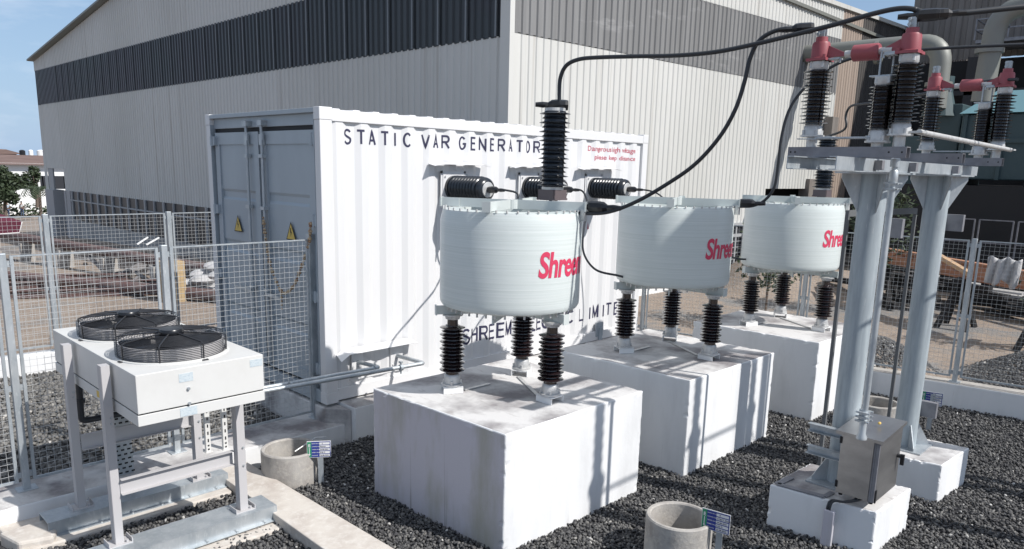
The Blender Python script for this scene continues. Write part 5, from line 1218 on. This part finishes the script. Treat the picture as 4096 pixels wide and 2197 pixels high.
q = MB()
for k in range(60): leaves(q, hp[0]-16+k*.7, 97+random.uniform(-.6, .6), hp[2]-.55+random.uniform(-.25, .25), .9, .7, .75, 60, .24)
tag(q.build('hedge', leaf_m), 'dark hedge running along the foot of the far white wall', 'hedge', kind='stuff')
def ptree(px, pyb, pyt, y, rpx, label, n=1500, s=.3, name='broadleaf_tree'):
    a = W(px, pyb, 'y', y); b = W(px, pyt, 'y', y); c = W(px+rpx, pyt, 'y', y); plant(name, a[0], y, a[2]-1, b[2]-a[2]+1, abs(c[0]-a[0]), n, s, label, 'tree', .22, 22, 'trees beyond the yard')
ptree(12, 530, 418, 88, 30, 'tall dark tree at the left edge behind the people', 3600, .26)
ptree(58, 480, 436, 108, 20, 'small flat topped tree before the white building', 700, .25)
ptree(92, 500, 425, 92, 10, 'leafy tree close beside the warehouse corner', 900, .22)
# palm
a = W(100, 512, 'y', 86); t = thing('palm_tree', 'drooping palm against the white wall by the warehouse corner', 'tree', tuple(a))
zt_ = W(100, 478, 'y', 86)[2]
MB().tube([(a[0], a[1], a[2]-1.5), (a[0]+.1, a[1], zt_)], [.16, .12], 8).build('trunk', bark_m, t)
q = MB()
for k in range(14):
    an = 2*PI*k/14+random.uniform(-.2, .2); pp = [Vector((a[0]+.1, a[1], zt_))+Vector((math.cos(an), math.sin(an), 0))*(1.9*s_)+Vector((0, 0, .7*math.sin(s_*2.6)-1.1*s_*s_)) for s_ in np.linspace(0, 1, 8)]
    for i in range(1, 8):
        d_ = (pp[i]-pp[i-1]); sd = d_.cross(Vector((0, 0, 1))).normalized()
        for s_ in (-1, 1):
            for f_ in (0, .5): o = pp[i-1]+d_*f_; q.add([o, o+d_*.25, o+sd*s_*.42-Vector((0, 0, .28))+d_*.3], [(0, 1, 2)])
q.build('crown', leaf_m, t)
def person(px, py_feet, y, label, shirt, arms, yaw=0):
    ft = W(px, py_feet, 'y', y); s = 1.0; base = Vector(ft)
    t = thing('person', label, 'person', tuple(base))
    R_ = Matrix.Rotation(yaw, 3, 'Z')
    def skin(name, chains, m, par):
        vs = []; es = []; rs = []
        for ch in chains:
            st0 = None
            for i, (p, r) in enumerate(ch):
                key = None
                for j, q in enumerate(vs):
                    if (Vector(q)-Vector(p)).length < 1e-4: key = j
                if key is None: vs.append(p); rs.append(r); key = len(vs)-1
                if i: es.append((st0, key))
                st0 = key
        me = D.meshes.new(name); me.from_pydata([R_ @ Vector(v) for v in vs], es, []); me.materials.append(m)
        o = D.objects.new(name, me); COL.objects.link(o); o.parent = par
        md = o.modifiers.new('skin', 'SKIN'); md.use_smooth_shade = True
        for i, v in enumerate(me.skin_vertices[0].data): v.radius = (rs[i], rs[i]*.8); v.use_root = (i == 0)
        o.modifiers.new('sub', 'SUBSURF').levels = 1; o.modifiers['sub'].render_levels = 1
        return o
    pel = (0, 0, .92)
    legs_ = [[(pel, .13), ((.10, 0, .86), .095), ((.12, .02, .48), .062), ((.13, 0, .08), .042), ((.13, -.14, .03), .04)], [(pel, .13), ((-.10, 0, .86), .095), ((-.12, .02, .48), .062), ((-.13, 0, .08), .042), ((-.13, -.14, .03), .04)]]
    torso = [[(pel, .13), ((0, 0, 1.15), .14), ((0, 0, 1.38), .15), ((0, 0, 1.47), .06), ((0, -.01, 1.56), .075), ((0, -.015, 1.65), .088), ((0, -.01, 1.71), .05)]]
    ar = [[((0, 0, 1.38), .15)]+[(p, r) for p, r in zip(a_, (.06, .045, .034, .032))] for a_ in arms]
    skin('body', torso+legs_+ar, skin_m, t)
    skin('trousers', [[(pel, .15), ((.10, 0, .86), .11), ((.12, .02, .48), .078), ((.13, 0, .12), .07)], [(pel, .15), ((-.10, 0, .86), .11), ((-.12, .02, .48), .078), ((-.13, 0, .12), .07)]], jeans_m, t)
    skin('shirt', [[((0, 0, .90), .165), ((0, 0, 1.15), .165), ((0, 0, 1.38), .165), ((0, 0, 1.45), .08)]]+[[((0, 0, 1.38), .165), (a_[0], .08), (tuple((Vector(a_[0])*.35+Vector(a_[1])*.65)), .065)] for a_ in arms], shirt, t)
    h = MB().ball((0, .015, 1.70), .098, (1, 1.05, .85), 12, 8); ho = h.build('hair', mat('black hair', (.01, .01, .01), .6), None, smooth=True); ho.parent = t; ho.rotation_euler = (0, 0, yaw)
hands_hips = [((.22, 0, 1.38), (.40, .05, 1.14), (.20, -.04, 1.0), (.15, -.05, .98)), ((-.22, 0, 1.38), (-.40, .05, 1.14), (-.20, -.04, 1.0), (-.15, -.05, .98))]
down = [((.22, 0, 1.38), (.27, .0, 1.10), (.24, -.10, .88), (.23, -.12, .80)), ((-.22, 0, 1.38), (-.30, .02, 1.12), (-.14, -.14, 1.02), (-.06, -.16, 1.0))]
person(21, 548, 90.8, 'left man in pale blue shirt, hands on hips, far behind the fence', shirt_m, hands_hips, .5)
person(57, 546, 92.2, 'right man in white shirt and jeans far behind the fence', mat('white shirt', (.6, .6, .6), .8), down, -.9)
